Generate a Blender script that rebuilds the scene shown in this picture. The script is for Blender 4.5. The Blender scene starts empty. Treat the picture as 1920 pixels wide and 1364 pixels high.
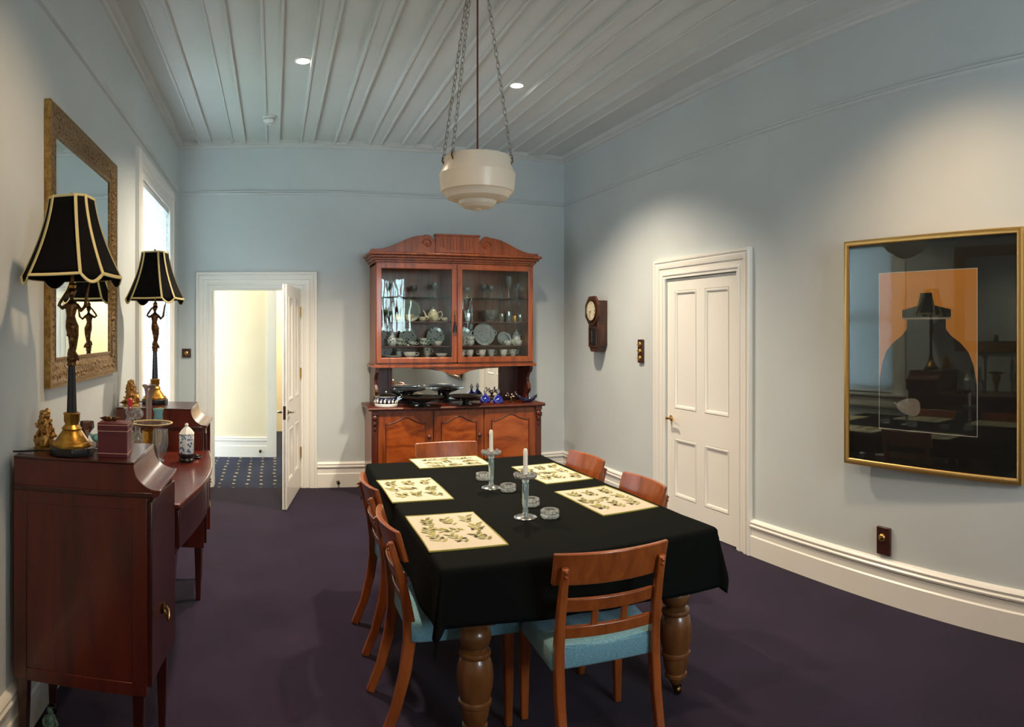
import bpy, bmesh, math, random
from mathutils import Vector, Matrix
PI = math.pi
scene = bpy.context.scene
COL = scene.collection

# ---------------------------------------------------------------- camera
F, U0, V0, EYE = 1285.8, 513.9, 620.1, 1.6          # stitched (cylindrical) panorama of a hand-held camera
cam = bpy.data.cameras.new('camera')
cam_ob = bpy.data.objects.new('camera', cam); COL.objects.link(cam_ob)
cam_ob.location = (0, 0, EYE); cam_ob.rotation_euler = (PI/2, 0, 0)
cam.type = 'PANO'; cam.panorama_type = 'CENTRAL_CYLINDRICAL'
cam.central_cylindrical_radius = 1.0
cam.central_cylindrical_range_u_min = -U0/F; cam.central_cylindrical_range_u_max = (1920-U0)/F
cam.central_cylindrical_range_v_min = -(1364-V0)/F; cam.central_cylindrical_range_v_max = V0/F
cam.clip_start = 0.05; cam.clip_end = 100
scene.camera = cam_ob

# ---------------------------------------------------------------- exposure, sky and lamps
vs = scene.view_settings
vs.view_transform = 'Standard'; vs.look = 'None'; vs.gamma = 1.0; vs.exposure = 0.12
try: vs.use_curve_mapping = False
except Exception: pass
world = bpy.data.worlds.new('sky'); scene.world = world; world.use_nodes = True
bg = world.node_tree.nodes['Background']
bg.inputs[0].default_value = (0.78, 0.90, 1.0, 1); bg.inputs[1].default_value = 6.0

def lamp(name, kind, loc, energy, color, rot=(0, 0, 0), **kw):
    d = bpy.data.lights.new(name, kind); d.energy = energy; d.color = color
    for k, v in kw.items(): setattr(d, k, v)
    o = bpy.data.objects.new(name, d); COL.objects.link(o); o.location = loc; o.rotation_euler = rot
    return o
WARM, SOFT = (1.0, 0.68, 0.40), (1.0, 0.82, 0.62)
SPOTS = [(0.205, 4.88), (1.862, 5.04), (0.10, 2.25), (2.15, 2.0), (0.217, -0.2), (1.95, -0.3)]
for (sx, sy), watts in zip(SPOTS, (350, 350, 125, 130, 45, 45)):
    lamp('downlight_beam', 'SPOT', (sx, sy, 3.49), watts, SOFT if sy > 4 else WARM, spot_size=math.radians(124), spot_blend=0.75, shadow_soft_size=0.07)
lamp('daylight_window', 'AREA', (-1.60, 5.60, 1.75), 150, (0.84, 0.93, 1.0), (0, -PI/2, 0), shape='RECTANGLE', size=2.2, size_y=1.5)
lamp('daylight_rear_window', 'AREA', (2.1, -1.75, 2.15), 150, (0.82, 0.92, 1.0), (PI/2, 0, 0), shape='RECTANGLE', size=1.7, size_y=1.6)
lamp('hallway_lamp', 'POINT', (-0.55, 7.85, 2.95), 13, (1.0, 0.86, 0.62), shadow_soft_size=0.12)
lamp('far_room_lamp', 'POINT', (0.6, 9.7, 2.4), 90, (1.0, 0.95, 0.85), shadow_soft_size=0.2)

# ---------------------------------------------------------------- helpers
def lin(r, g, b):
    f = lambda c: c/12.92 if c <= 0.04045 else ((c+0.055)/1.055)**2.4
    return (f(r/255), f(g/255), f(b/255), 1)

class NT:
    def __init__(s, name):
        s.m = bpy.data.materials.new(name); s.m.use_nodes = True; s.t = s.m.node_tree
        s.t.nodes.clear(); s.out = s.n('ShaderNodeOutputMaterial')
    def n(s, t, **kw):
        x = s.t.nodes.new(t)
        for k, v in kw.items(): setattr(x, k, v)
        return x
    def l(s, a, b): s.t.links.new(a, b)
    def coords(s, scale=(1, 1, 1), kind='Object'):
        tc = s.n('ShaderNodeTexCoord'); mp = s.n('ShaderNodeMapping'); mp.inputs['Scale'].default_value = scale
        s.l(tc.outputs[kind], mp.inputs['Vector']); return mp.outputs[0]
    def noise(s, vec, scale, detail=4, rough=0.55, dist=0.0):
        x = s.n('ShaderNodeTexNoise'); x.inputs['Scale'].default_value = scale; x.inputs['Detail'].default_value = detail
        x.inputs['Roughness'].default_value = rough; x.inputs['Distortion'].default_value = dist
        s.l(vec, x.inputs['Vector']); return x.outputs['Fac']
    def ramp(s, fac, stops):
        r = s.n('ShaderNodeValToRGB'); e = r.color_ramp.elements
        while len(e) < len(stops): e.new(0.5)
        for i, (p, c) in enumerate(stops): e[i].position = p; e[i].color = c
        s.l(fac, r.inputs[0]); return r.outputs[0]
    def bump(s, h, strength, dist=0.002):
        b = s.n('ShaderNodeBump'); b.inputs['Strength'].default_value = strength; b.inputs['Distance'].default_value = dist
        s.l(h, b.inputs['Height']); return b.outputs[0]
    def pbr(s, color=None, rough=0.5, metal=0.0, coat=0.0, spec=0.5, normal=None, trans=0.0, emit=None, sheen=0.0):
        p = s.n('ShaderNodeBsdfPrincipled')
        if color is not None:
            if hasattr(color, 'links'): s.l(color, p.inputs['Base Color'])
            else: p.inputs['Base Color'].default_value = color
        p.inputs['Roughness'].default_value = rough; p.inputs['Metallic'].default_value = metal
        p.inputs['Coat Weight'].default_value = coat; p.inputs['Coat Roughness'].default_value = 0.08
        p.inputs['Specular IOR Level'].default_value = spec
        p.inputs['Transmission Weight'].default_value = trans; p.inputs['Sheen Weight'].default_value = sheen
        if emit: p.inputs['Emission Color'].default_value = emit[0]; p.inputs['Emission Strength'].default_value = emit[1]
        if normal is not None: s.l(normal, p.inputs['Normal'])
        s.l(p.outputs[0], s.out.inputs[0]); return p

def plain(name, c, rough=0.5, **kw):
    t = NT(name); t.pbr(c, rough, **kw); return t.m
def paint(name, c, rough=0.55, amt=0.04, bscale=180, bstr=0.15):
    t = NT(name); v = t.coords()
    d = tuple(x*(1-amt) for x in c[:3])+(1,); e = tuple(min(1, x*(1+amt)) for x in c[:3])+(1,)
    col = t.ramp(t.noise(v, 1.3, 3), [(0.3, d), (0.7, e)])
    t.pbr(col, rough, normal=t.bump(t.noise(v, bscale, 2), bstr, 0.001)); return t.m
def wood(name, c1, c2, grain=(14, 14, 1.6), rough=0.28, coat=0.35, scale=2.2, c3=None):
    t = NT(name); v = t.coords(grain)
    n1 = t.noise(v, scale, 6, 0.6, 0.6)
    stops = [(0.32, c1), (0.68, c2)] if c3 is None else [(0.28, c1), (0.5, c2), (0.74, c3)]
    col = t.ramp(n1, stops)
    t.pbr(col, rough, coat=coat, normal=t.bump(t.noise(v, scale*6, 3), 0.06, 0.001)); return t.m
def thin_glass(name, tint=(0.95, 0.98, 0.97, 1), wavy=0.0, gain=1.0, ior=1.5):
    t = NT(name)
    tr = t.n('ShaderNodeBsdfTransparent'); tr.inputs[0].default_value = tint
    gl = t.n('ShaderNodeBsdfGlossy'); gl.inputs['Roughness'].default_value = 0.01; gl.inputs['Color'].default_value = (.86, 1, .95, 1)
    fr = t.n('ShaderNodeFresnel'); fr.inputs['IOR'].default_value = ior
    mx = t.n('ShaderNodeMixShader')
    mu = t.n('ShaderNodeMath', operation='MULTIPLY'); mu.use_clamp = True; mu.inputs[1].default_value = gain
    if wavy:
        nb = t.bump(t.noise(t.coords((7, 7, 1.6)), 1.6, 2), wavy, 0.02)
        t.l(nb, gl.inputs['Normal'])
    t.l(fr.outputs[0], mu.inputs[0]); t.l(mu.outputs[0], mx.inputs[0])
    t.l(tr.outputs[0], mx.inputs[1]); t.l(gl.outputs[0], mx.inputs[2]); t.l(mx.outputs[0], t.out.inputs[0])
    return t.m
def crystal(name, tint=(0.96, 0.98, 0.98, 1), edge=0.45, body=0.07, facet=0.0):
    t = NT(name)
    tr = t.n('ShaderNodeBsdfTransparent'); tr.inputs[0].default_value = tint
    gl = t.n('ShaderNodeBsdfGlossy'); gl.inputs['Roughness'].default_value = 0.03
    lw = t.n('ShaderNodeLayerWeight'); lw.inputs['Blend'].default_value = edge
    mx = t.n('ShaderNodeMixShader')
    t.l(lw.outputs['Fresnel'], mx.inputs[0]); t.l(tr.outputs[0], mx.inputs[1]); t.l(gl.outputs[0], mx.inputs[2])
    if facet:
        vo = t.n('ShaderNodeTexVoronoi'); vo.inputs['Scale'].default_value = 110; t.l(t.coords(), vo.inputs['Vector'])
        nb = t.bump(vo.outputs['Distance'], facet, 0.01); t.l(nb, gl.inputs['Normal']); t.l(nb, lw.inputs['Normal'])
    df = t.n('ShaderNodeBsdfDiffuse'); df.inputs[0].default_value = tint; m2 = t.n('ShaderNodeMixShader'); m2.inputs[0].default_value = body
    t.l(mx.outputs[0], m2.inputs[1]); t.l(df.outputs[0], m2.inputs[2])
    t.l(m2.outputs[0], t.out.inputs[0]); return t.m
def real_glass(name, c=(1, 1, 1, 1), rough=0.0, body=0.1):
    t = NT(name); g = t.n('ShaderNodeBsdfGlass'); g.inputs['Color'].default_value = c
    g.inputs['Roughness'].default_value = rough; g.inputs['IOR'].default_value = 1.5
    df = t.n('ShaderNodeBsdfDiffuse'); df.inputs[0].default_value = c; m2 = t.n('ShaderNodeMixShader'); m2.inputs[0].default_value = body
    t.l(g.outputs[0], m2.inputs[1]); t.l(df.outputs[0], m2.inputs[2]); t.l(m2.outputs[0], t.out.inputs[0]); return t.m
def china(name, base, spot, scale=55, size=0.32, rough=0.15):
    t = NT(name); v = t.n('ShaderNodeTexVoronoi'); v.inputs['Scale'].default_value = scale
    t.l(t.coords(), v.inputs['Vector'])
    col = t.ramp(v.outputs['Distance'], [(size, spot), (size+0.06, base)])
    t.pbr(col, rough, coat=0.4); return t.m

W = {}
W['wall'] = paint('wall_paint', lin(204, 212, 212), 0.6)
W['ceil'] = paint('ceiling_paint', lin(210, 212, 208), 0.55)
W['white'] = paint('white_gloss_paint', lin(238, 236, 228), 0.3, 0.015, 60, 0.05)
W['cream'] = paint('hallway_paint', lin(236, 224, 194), 0.6)
def carpet(name, a, b, dots=False):
    t = NT(name); v = t.coords()
    n = t.noise(v, 260, 3, 0.7)
    m = t.n('ShaderNodeMath', operation='MULTIPLY_ADD'); m.inputs[1].default_value = 0.5; m.inputs[2].default_value = 0.0
    s = t.n('ShaderNodeMath', operation='MULTIPLY_ADD'); s.inputs[1].default_value = 0.5
    t.l(t.noise(v, 2.2, 3), s.inputs[0]); t.l(n, m.inputs[0]); t.l(m.outputs[0], s.inputs[2])
    col = t.ramp(s.outputs[0], [(0.36, a), (0.66, b)])
    if dots:
        vo = t.n('ShaderNodeTexVoronoi'); vo.inputs['Scale'].default_value = 7.0; vo.inputs['Randomness'].default_value = 0.1
        t.l(t.coords((1, 0.8, 1)), vo.inputs['Vector'])
        dr = t.ramp(vo.outputs['Distance'], [(0.11, (1, 1, 1, 1)), (0.15, (0, 0, 0, 1))])
        mx = t.n('ShaderNodeMix', data_type='RGBA'); t.l(dr, mx.inputs[0]); t.l(col, mx.inputs[6])
        mx.inputs[7].default_value = lin(196, 178, 130); col = mx.outputs[2]
    t.pbr(col, 0.95, spec=0.1, sheen=0.08, normal=t.bump(n, 0.6, 0.004)); return t.m
W['carpet'] = carpet('plum_carpet', lin(28, 20, 38), lin(44, 32, 54))
W['hall_carpet'] = carpet('dotted_carpet', lin(26, 33, 58), lin(38, 46, 76), True)
W['hutch'] = wood('cedar_wood', lin(88, 37, 9), lin(138, 64, 19), (9, 9, 1.2), 0.3, 0.3, 2.0, lin(162, 84, 30))
W['hutch_dark'] = wood('dark_cedar_wood', lin(58, 22, 12), lin(100, 40, 20), (9, 9, 1.2), 0.35, 0.2)
W['hutch_panel'] = wood('flame_cedar_veneer', lin(108, 44, 10), lin(160, 76, 24), (1.6, 6, 5), 0.25, 0.35, 2.4, lin(182, 98, 38))
W['chair'] = wood('cherry_wood', lin(124, 60, 22), lin(166, 88, 38), (10, 10, 2), 0.28, 0.35, 2.0)
W['mahogany'] = wood('mahogany_wood', lin(54, 16, 10), lin(84, 28, 16), (7, 7, 0.9), 0.28, 0.25, 1.8, lin(100, 34, 18))
W['mahogany_dark'] = wood('dark_mahogany_wood', lin(42, 13, 10), lin(66, 22, 15), (7, 7, 0.9), 0.28, 0.25, 1.8)
W['oak'] = wood('brown_oak_wood', lin(84, 50, 22), lin(124, 78, 38), (6, 6, 1.5), 0.3, 0.4, 2.4)
W['clockwood'] = wood('walnut_wood', lin(52, 26, 16), lin(92, 50, 32), (8, 8, 1.4), 0.35, 0.2)
W['switchwood'] = wood('dark_timber_plate', lin(48, 22, 16), lin(74, 36, 26), (6, 6, 3), 0.35, 0.2)
W['brass'] = plain('brass', lin(205, 165, 92), 0.25, metal=1.0)
W['brass_dark'] = plain('aged_brass', lin(120, 92, 50), 0.35, metal=1.0)
W['silver'] = plain('silver', lin(214, 214, 210), 0.18, metal=1.0)
W['chrome'] = plain('chrome', lin(222, 220, 212), 0.12, metal=1.0)
W['pewter'] = plain('pewter_lid', lin(170, 172, 174), 0.25, metal=1.0)
W['iron'] = plain('chain_iron', lin(158, 150, 138), 0.4, metal=0.8)
def gilt(name, a, b, scale=60, rough=0.38, bump=0.8, metal=0.85):
    t = NT(name); v = t.coords(); n = t.noise(v, scale, 5, 0.65)
    t.pbr(t.ramp(n, [(0.35, a), (0.65, b)]), rough, metal=metal, normal=t.bump(n, bump, 0.006)); return t.m
W['gilt'] = gilt('antique_gilt', lin(92, 68, 42), lin(176, 142, 90), 70, 0.42, 1.0)
W['gilt_edge'] = gilt('worn_gilt_edge', lin(136, 104, 52), lin(190, 156, 92), 40, 0.4, 0.3)
W['gold'] = gilt('gold_leaf', lin(150, 108, 40), lin(206, 160, 72), 30, 0.3, 0.2)
W['goldfig'] = gilt('gilded_metal', lin(130, 84, 34), lin(208, 160, 90), 90, 0.3, 0.4)
W['bronze'] = gilt('patinated_bronze', lin(62, 42, 24), lin(126, 86, 46), 60, 0.35, 0.4)
W['black'] = plain('black_lacquer', lin(20, 20, 24), 0.3)
W['bezel'] = plain('picture_frame_gold', lin(206, 166, 98), 0.32, metal=0.9)
def mirror_mat():
    t = NT('silvered_mirror'); g = t.n('ShaderNodeBsdfGlossy'); g.inputs['Color'].default_value = (0.86, 0.89, 0.88, 1)
    g.inputs['Roughness'].default_value = 0.005; t.l(g.outputs[0], t.out.inputs[0]); return t.m
W['mirror'] = mirror_mat()
W['cab_glass'] = thin_glass('old_window_glass', (0.93, 0.96, 0.94, 1), 0.06, 0.5)
W['pic_glass'] = thin_glass('picture_glass', (0.97, 0.97, 0.97, 1), 0, 0.55)
W['win_glass'] = thin_glass('window_glass', (0.97, 0.99, 1.0, 1))
W['crystal'] = crystal('cut_crystal', body=0.12); W['clear'] = crystal('blown_glass', (0.94, 0.96, 0.96, 1), 0.3)
W['teal_glass'] = crystal('turquoise_glass', (0.45, 0.80, 0.82, 1), 0.4, 0.28)
W['green_glass'] = crystal('green_glass', (0.55, 0.80, 0.55, 1), 0.45)
W['pink_glass'] = crystal('pinkish_glass', (0.84, 0.72, 0.68, 1), 0.45, 0.14)
W['smoke_glass'] = crystal('smoky_glass', (0.55, 0.40, 0.36, 1), 0.4)
W['solid_glass'] = real_glass('solid_glass', (0.80, 0.93, 0.94, 1), 0.0, 0.22); W['votive_glass'] = real_glass('votive_glass', (0.96, 0.99, 0.98, 1), 0.0, 0.12)
W['shelf_glass'] = thin_glass('shelf_glass', (0.84, 0.92, 0.89, 1))
def cloth_black():
    t = NT('black_tablecloth'); v = t.coords()
    n = t.noise(v, 420, 2)
    t.pbr(t.ramp(n, [(0.3, lin(9, 12, 11)), (0.7, lin(17, 20, 19))]), 0.9, spec=0.06, normal=t.bump(n, 0.4, 0.001)); return t.m
W['cloth'] = cloth_black()
def upholstery():
    t = NT('blue_upholstery'); v = t.coords((90, 420, 420)); n = t.noise(v, 1.0, 2)
    t.pbr(t.ramp(n, [(0.3, lin(84, 132, 150)), (0.7, lin(132, 180, 194))]), 0.85, spec=0.2, sheen=0.2, normal=t.bump(n, 0.5, 0.002)); return t.m
W['blue'] = upholstery()
W['mat'] = paint('cream_linen', lin(198, 190, 170), 0.85, 0.04, 500, 0.3)
W['mat_edge'] = plain('olive_binding', lin(146, 142, 66), 0.85)
W['leaf'] = plain('printed_leaf', lin(158, 156, 92), 0.85); W['leaf2'] = plain('printed_dark_leaf', lin(122, 122, 66), 0.85)
W['olive'] = plain('printed_olive', lin(42, 34, 32), 0.8)
W['wax'] = plain('white_wax', lin(240, 238, 230), 0.45); W['redwax'] = plain('red_wax', lin(190, 24, 34), 0.4)
def milk_glass():
    t = NT('milk_glass'); v = t.coords()
    d = t.n('ShaderNodeBsdfPrincipled'); d.inputs['Roughness'].default_value = 0.3; d.inputs['Base Color'].default_value = lin(250, 246, 236)
    tr = t.n('ShaderNodeBsdfTranslucent'); tr.inputs[0].default_value = lin(250, 236, 200)
    mx = t.n('ShaderNodeMixShader'); mx.inputs[0].default_value = 0.4
    t.l(d.outputs[0], mx.inputs[1]); t.l(tr.outputs[0], mx.inputs[2]); t.l(mx.outputs[0], t.out.inputs[0]); return t.m
W['milk'] = milk_glass()
def slat_mat():
    t = NT('blind_slat'); d = t.n('ShaderNodeBsdfDiffuse'); d.inputs[0].default_value = lin(236, 238, 240)
    tr = t.n('ShaderNodeBsdfTranslucent'); tr.inputs[0].default_value = lin(232, 238, 250)
    mx = t.n('ShaderNodeMixShader'); mx.inputs[0].default_value = 0.11
    t.l(d.outputs[0], mx.inputs[1]); t.l(tr.outputs[0], mx.inputs[2]); t.l(mx.outputs[0], t.out.inputs[0]); return t.m
W['slat'] = slat_mat()
W['shade'] = plain('black_silk', lin(13, 12, 12), 0.85, spec=0.1); W['shade_in'] = plain('shade_lining', lin(70, 62, 50), 0.8)
W['braid'] = plain('cream_braid', lin(214, 198, 140), 0.8)
W['plastic'] = plain('white_plastic', lin(226, 226, 222), 0.4)
W['cable'] = plain('black_cable', lin(22, 22, 22), 0.5); W['brown_cord'] = plain('brown_cord', lin(92, 50, 36), 0.7)
W['porcelain'] = plain('white_porcelain', lin(232, 234, 230), 0.15, coat=0.4)
W['cream_china'] = china('cream_china', lin(232, 220, 190), lin(120, 130, 70), 40, 0.2)
W['leaf_china'] = china('leaf_dotted_china', lin(236, 238, 236), lin(36, 70, 56), 46, 0.17)
W['blue_china'] = china('blue_patterned_china', lin(214, 220, 222), lin(60, 76, 110), 46, 0.27)
W['dark_china'] = china('dark_transfer_china', lin(205, 212, 205), lin(52, 66, 62), 38, 0.30)
W['floral_china'] = china('floral_china', lin(214, 222, 208), lin(140, 160, 130), 20, 0.14)
W['yellow'] = plain('yellow_glaze', lin(216, 196, 96), 0.2, coat=0.4)
W['jar_china'] = china('mottled_jar_china', lin(214, 222, 226), lin(96, 128, 160), 60, 0.4)
W['bowl'] = gilt('dark_glazed_bowl', lin(24, 24, 24), lin(44, 42, 38), 30, 0.18, 0.1, 0.0)
W['cobalt'] = china('cobalt_glass', lin(22, 36, 140), lin(230, 234, 245), 60, 0.16)
W['navy'] = plain('navy_glaze', lin(24, 30, 66), 0.2, coat=0.4)
W['maroon'] = paint('maroon_leather', lin(94, 34, 40), 0.45, 0.1, 300, 0.3)
W['trimline'] = plain('pale_line', lin(206, 160, 140), 0.5)
W['ochre'] = paint('ochre_print', lin(222, 150, 64), 0.7, 0.08, 40, 0.0)
W['ink'] = plain('black_print', lin(20, 19, 20), 0.6); W['mount'] = plain('black_mount', lin(15, 15, 15), 0.7)
W['greyprint'] = paint('grey_print', lin(150, 142, 134), 0.7, 0.2, 40, 0.0)
W['white_line'] = plain('white_line', lin(225, 222, 212), 0.6)
W['dial'] = plain('clock_dial', lin(222, 214, 184), 0.5)
W['green_ceramic'] = gilt('pale_green_ceramic', lin(70, 104, 92), lin(130, 160, 144), 40, 0.3, 0.1, 0.0)
def emit(name, c, s):
    t = NT(name); e = t.n('ShaderNodeEmission'); e.inputs[0].default_value = c; e.inputs[1].default_value = s
    t.l(e.outputs[0], t.out.inputs[0]); return t.m
W['lit'] = emit('lit_lens', (1.0, 0.9, 0.74, 1), 22)
W['curtain'] = paint('cream_curtain', lin(226, 210, 170), 0.8)

class MB:
    def __init__(s): s.v = []; s.f = []; s.m = []
    def add(s, vs, fs, mat=0):
        o = len(s.v); s.v += [tuple(p) for p in vs]
        for f in fs: s.f.append(tuple(i+o for i in f)); s.m.append(mat)
        return s
    def box(s, a, b, mat=0):
        x0, y0, z0 = [min(p, q) for p, q in zip(a, b)]; x1, y1, z1 = [max(p, q) for p, q in zip(a, b)]
        return s.add([(x0,y0,z0),(x1,y0,z0),(x1,y1,z0),(x0,y1,z0),(x0,y0,z1),(x1,y0,z1),(x1,y1,z1),(x0,y1,z1)],
                     [(0,3,2,1),(4,5,6,7),(0,1,5,4),(1,2,6,5),(2,3,7,6),(3,0,4,7)], mat)
    def lathe(s, prof, c=(0, 0, 0), seg=24, mat=0, M=None, scale=(1, 1), ph=0.0, wav=None):
        vs = []; ring = []
        for r, z in prof:
            if r < 1e-6: ring.append([len(vs)]); vs.append((0, 0, z))
            else:
                ring.append(list(range(len(vs), len(vs)+seg)))
                for k in range(seg):
                    a = 2*PI*k/seg+ph; rr = r*(1 if wav is None else 1+wav[1]*math.cos(wav[0]*a))
                    vs.append((rr*math.cos(a)*scale[0], rr*math.sin(a)*scale[1], z))
        fs = []
        for A, B in zip(ring, ring[1:]):
            if len(A) == 1 and len(B) == 1: continue
            for k in range(seg):
                k2 = (k+1) % seg
                if len(A) == 1: fs.append((A[0], B[k], B[k2]))
                elif len(B) == 1: fs.append((A[k], B[0], A[k2]))
                else: fs.append((A[k], B[k], B[k2], A[k2]))
        if len(ring[0]) > 1 and len(ring[-1]) > 1:          # an annular section: close the loop
            A, B = ring[-1], ring[0]
            for k in range(seg): k2 = (k+1) % seg; fs.append((A[k], B[k], B[k2], A[k2]))
        if M is not None: vs = [tuple(M @ Vector(p)) for p in vs]
        return s.add([(p[0]+c[0], p[1]+c[1], p[2]+c[2]) for p in vs], fs, mat)
    def tube(s, pts, r, seg=8, mat=0, closed=False, flat=1.0, up=None):
        P = [Vector(p) for p in pts]; n = len(P); rs = r if isinstance(r, (list, tuple)) else [r]*n
        vs = []; nv = None
        for i in range(n):
            if closed: t = P[(i+1) % n]-P[i-1]
            else: t = P[min(i+1, n-1)]-P[max(i-1, 0)]
            t.normalize()
            if nv is None:
                nv = Vector(up) if up is not None else (Vector((0, 0, 1)) if abs(t.z) < 0.9 else Vector((1, 0, 0)))
            nv = (nv-t*nv.dot(t)).normalized(); bv = t.cross(nv)
            for k in range(seg):
                a = 2*PI*(k+0.5)/seg
                vs.append(P[i]+nv*(rs[i]*math.cos(a))+bv*(rs[i]*flat*math.sin(a)))
        fs = []
        for i in range(n if closed else n-1):
            j = (i+1) % n
            for k in range(seg):
                k2 = (k+1) % seg; fs.append((i*seg+k, i*seg+k2, j*seg+k2, j*seg+k))
        if not closed: fs.append(tuple(reversed(range(seg)))); fs.append(tuple(range((n-1)*seg, n*seg)))
        return s.add(vs, fs, mat)
    def prism(s, poly, axis, a, b, mat=0):
        # poly: 2-D outline in the two other axes (in xyz order); extruded from a to b along axis
        def P(p, h):
            if axis == 'x': return (h, p[0], p[1])
            if axis == 'y': return (p[0], h, p[1])
            return (p[0], p[1], h)
        n = len(poly)
        vs = [P(p, a) for p in poly]+[P(p, b) for p in poly]
        fs = [tuple(range(n)), tuple(range(2*n-1, n-1, -1))]
        for i in range(n): j = (i+1) % n; fs.append((i, j, n+j, n+i))
        return s.add(vs, fs, mat)
    def bar(s, pts, w, t, side, mat=0):
        # rectangular section swept along pts; w along `side`, t across; w,t may be lists
        P = [Vector(p) for p in pts]; n = len(P); sd = Vector(side).normalized(); vs = []
        for i in range(n):
            tg = (P[min(i+1, n-1)]-P[max(i-1, 0)]).normalized(); s2 = (sd-tg*sd.dot(tg)).normalized(); nn = tg.cross(s2)
            ww = w[i] if isinstance(w, (list, tuple)) else w; tt = t[i] if isinstance(t, (list, tuple)) else t
            for a, b in ((-1,-1),(1,-1),(1,1),(-1,1)): vs.append(P[i]+s2*(a*ww/2)+nn*(b*tt/2))
        fs = [(3,2,1,0), tuple(range((n-1)*4, n*4))]
        for i in range(n-1):
            for k in range(4):
                k2 = (k+1) % 4; fs.append((i*4+k, i*4+k2, (i+1)*4+k2, (i+1)*4+k))
        return s.add(vs, fs, mat)
    def frame(s, u0, v0, u1, v1, prof, mp, open_bottom=False, mat=0):
        # prof: (d outwards from the inner rectangle, h towards the viewer); mitred corners
        n = len(prof); vs = []
        for d, h in prof:
            if open_bottom: c = [(u0-d, v0), (u0-d, v1+d), (u1+d, v1+d), (u1+d, v0)]
            else: c = [(u0-d, v0-d), (u0-d, v1+d), (u1+d, v1+d), (u1+d, v0-d)]
            vs += [mp(u, v, h) for u, v in c]
        fs = []
        for i in range(n):
            j = (i+1) % n
            for k in range(3 if open_bottom else 4):
                k2 = (k+1) % 4; fs.append((i*4+k, i*4+k2, j*4+k2, j*4+k))
        if open_bottom: fs.append(tuple(i*4 for i in range(n))); fs.append(tuple(i*4+3 for i in reversed(range(n))))
        return s.add(vs, fs, mat)
    def grid(s, fn, nu, nv, mat=0):
        vs = [fn(i/nu, j/nv) for i in range(nu+1) for j in range(nv+1)]
        fs = [(i*(nv+1)+j, (i+1)*(nv+1)+j, (i+1)*(nv+1)+j+1, i*(nv+1)+j+1) for i in range(nu) for j in range(nv)]
        return s.add(vs, fs, mat)
    def ball(s, c, r, seg=12, rings=8, mat=0, sc=(1, 1, 1)):
        prof = [(math.sin(PI*i/rings), -math.cos(PI*i/rings)) for i in range(rings+1)]; prof[0] = (0, -1); prof[-1] = (0, 1)
        M = Matrix.Diagonal((r*sc[0], r*sc[1], r*sc[2])).to_4x4()
        return s.lathe(prof, c, seg, mat, M)
    def build(s, name, mats, parent=None, loc=None, world=False, bevel=0.0, subsurf=0, solid=0.0, remesh=0.0, angle=38, smooth=True, off=None):
        me = bpy.data.meshes.new(name)
        o3 = Vector((0, 0, 0))
        if world:
            if parent is not None:
                q = parent
                while q is not None: o3 += q.location; q = q.parent
            elif loc is not None: o3 = Vector(loc)
        if off is not None: o3 += Vector(off)
        me.from_pydata([(p[0]-o3.x, p[1]-o3.y, p[2]-o3.z) for p in s.v], [], s.f)
        mats = mats if isinstance(mats, (list, tuple)) else [mats]
        for m in mats: me.materials.append(W[m] if isinstance(m, str) else m)
        me.polygons.foreach_set('material_index', s.m)
        bm = bmesh.new(); bm.from_mesh(me); bmesh.ops.recalc_face_normals(bm, faces=bm.faces); bm.to_mesh(me); bm.free()
        if smooth:
            me.polygons.foreach_set('use_smooth', [True]*len(me.polygons))
            me.set_sharp_from_angle(angle=math.radians(angle))
        me.update()
        o = bpy.data.objects.new(name, me); COL.objects.link(o)
        if parent is not None: o.parent = parent
        if loc is not None: o.location = loc
        if off is not None: o.location = Vector(o.location)+Vector(off)
        if remesh:
            m = o.modifiers.new('fuse', 'REMESH'); m.mode = 'VOXEL'; m.voxel_size = remesh; m.use_smooth_shade = True
            m = o.modifiers.new('soft', 'SMOOTH'); m.iterations = 3; m.factor = 0.5
        if bevel:
            m = o.modifiers.new('bevel', 'BEVEL'); m.width = bevel; m.segments = 2; m.limit_method = 'ANGLE'; m.angle_limit = math.radians(40)
        if subsurf:
            m = o.modifiers.new('sub', 'SUBSURF'); m.levels = subsurf; m.render_levels = subsurf
        if solid:
            m = o.modifiers.new('solid', 'SOLIDIFY'); m.thickness = solid; m.offset = 0
        return o

def thing(name, label, cat, loc=(0, 0, 0), rz=0.0, group=None):
    o = bpy.data.objects.new(name, None); COL.objects.link(o); o.empty_display_size = 0.1
    o.location = loc; o.rotation_euler = (0, 0, rz); o['label'] = label; o['category'] = cat
    if group: o['group'] = group
    return o
def tag(o, label, cat, group=None):
    o['label'] = label; o['category'] = cat
    if group: o['group'] = group
    return o
def struct(o): o['kind'] = 'structure'; return o
def dup(root, loc, rz=0.0, label=None, group=None):
    r = root.copy(); COL.objects.link(r); r.location = loc; r.rotation_euler = (0, 0, rz)
    if label: r['label'] = label
    if group: r['group'] = group
    for ch in list(root.children):
        c = ch.copy(); COL.objects.link(c); c.parent = r
        for g in list(ch.children):
            d = g.copy(); COL.objects.link(d); d.parent = c
    return r
def sight(px, y):                       # where the photograph's column px meets the plane Y = y
    return y*math.tan((px-U0)/F)
def spow(a, e): return math.copysign(abs(a)**e, a)

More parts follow.
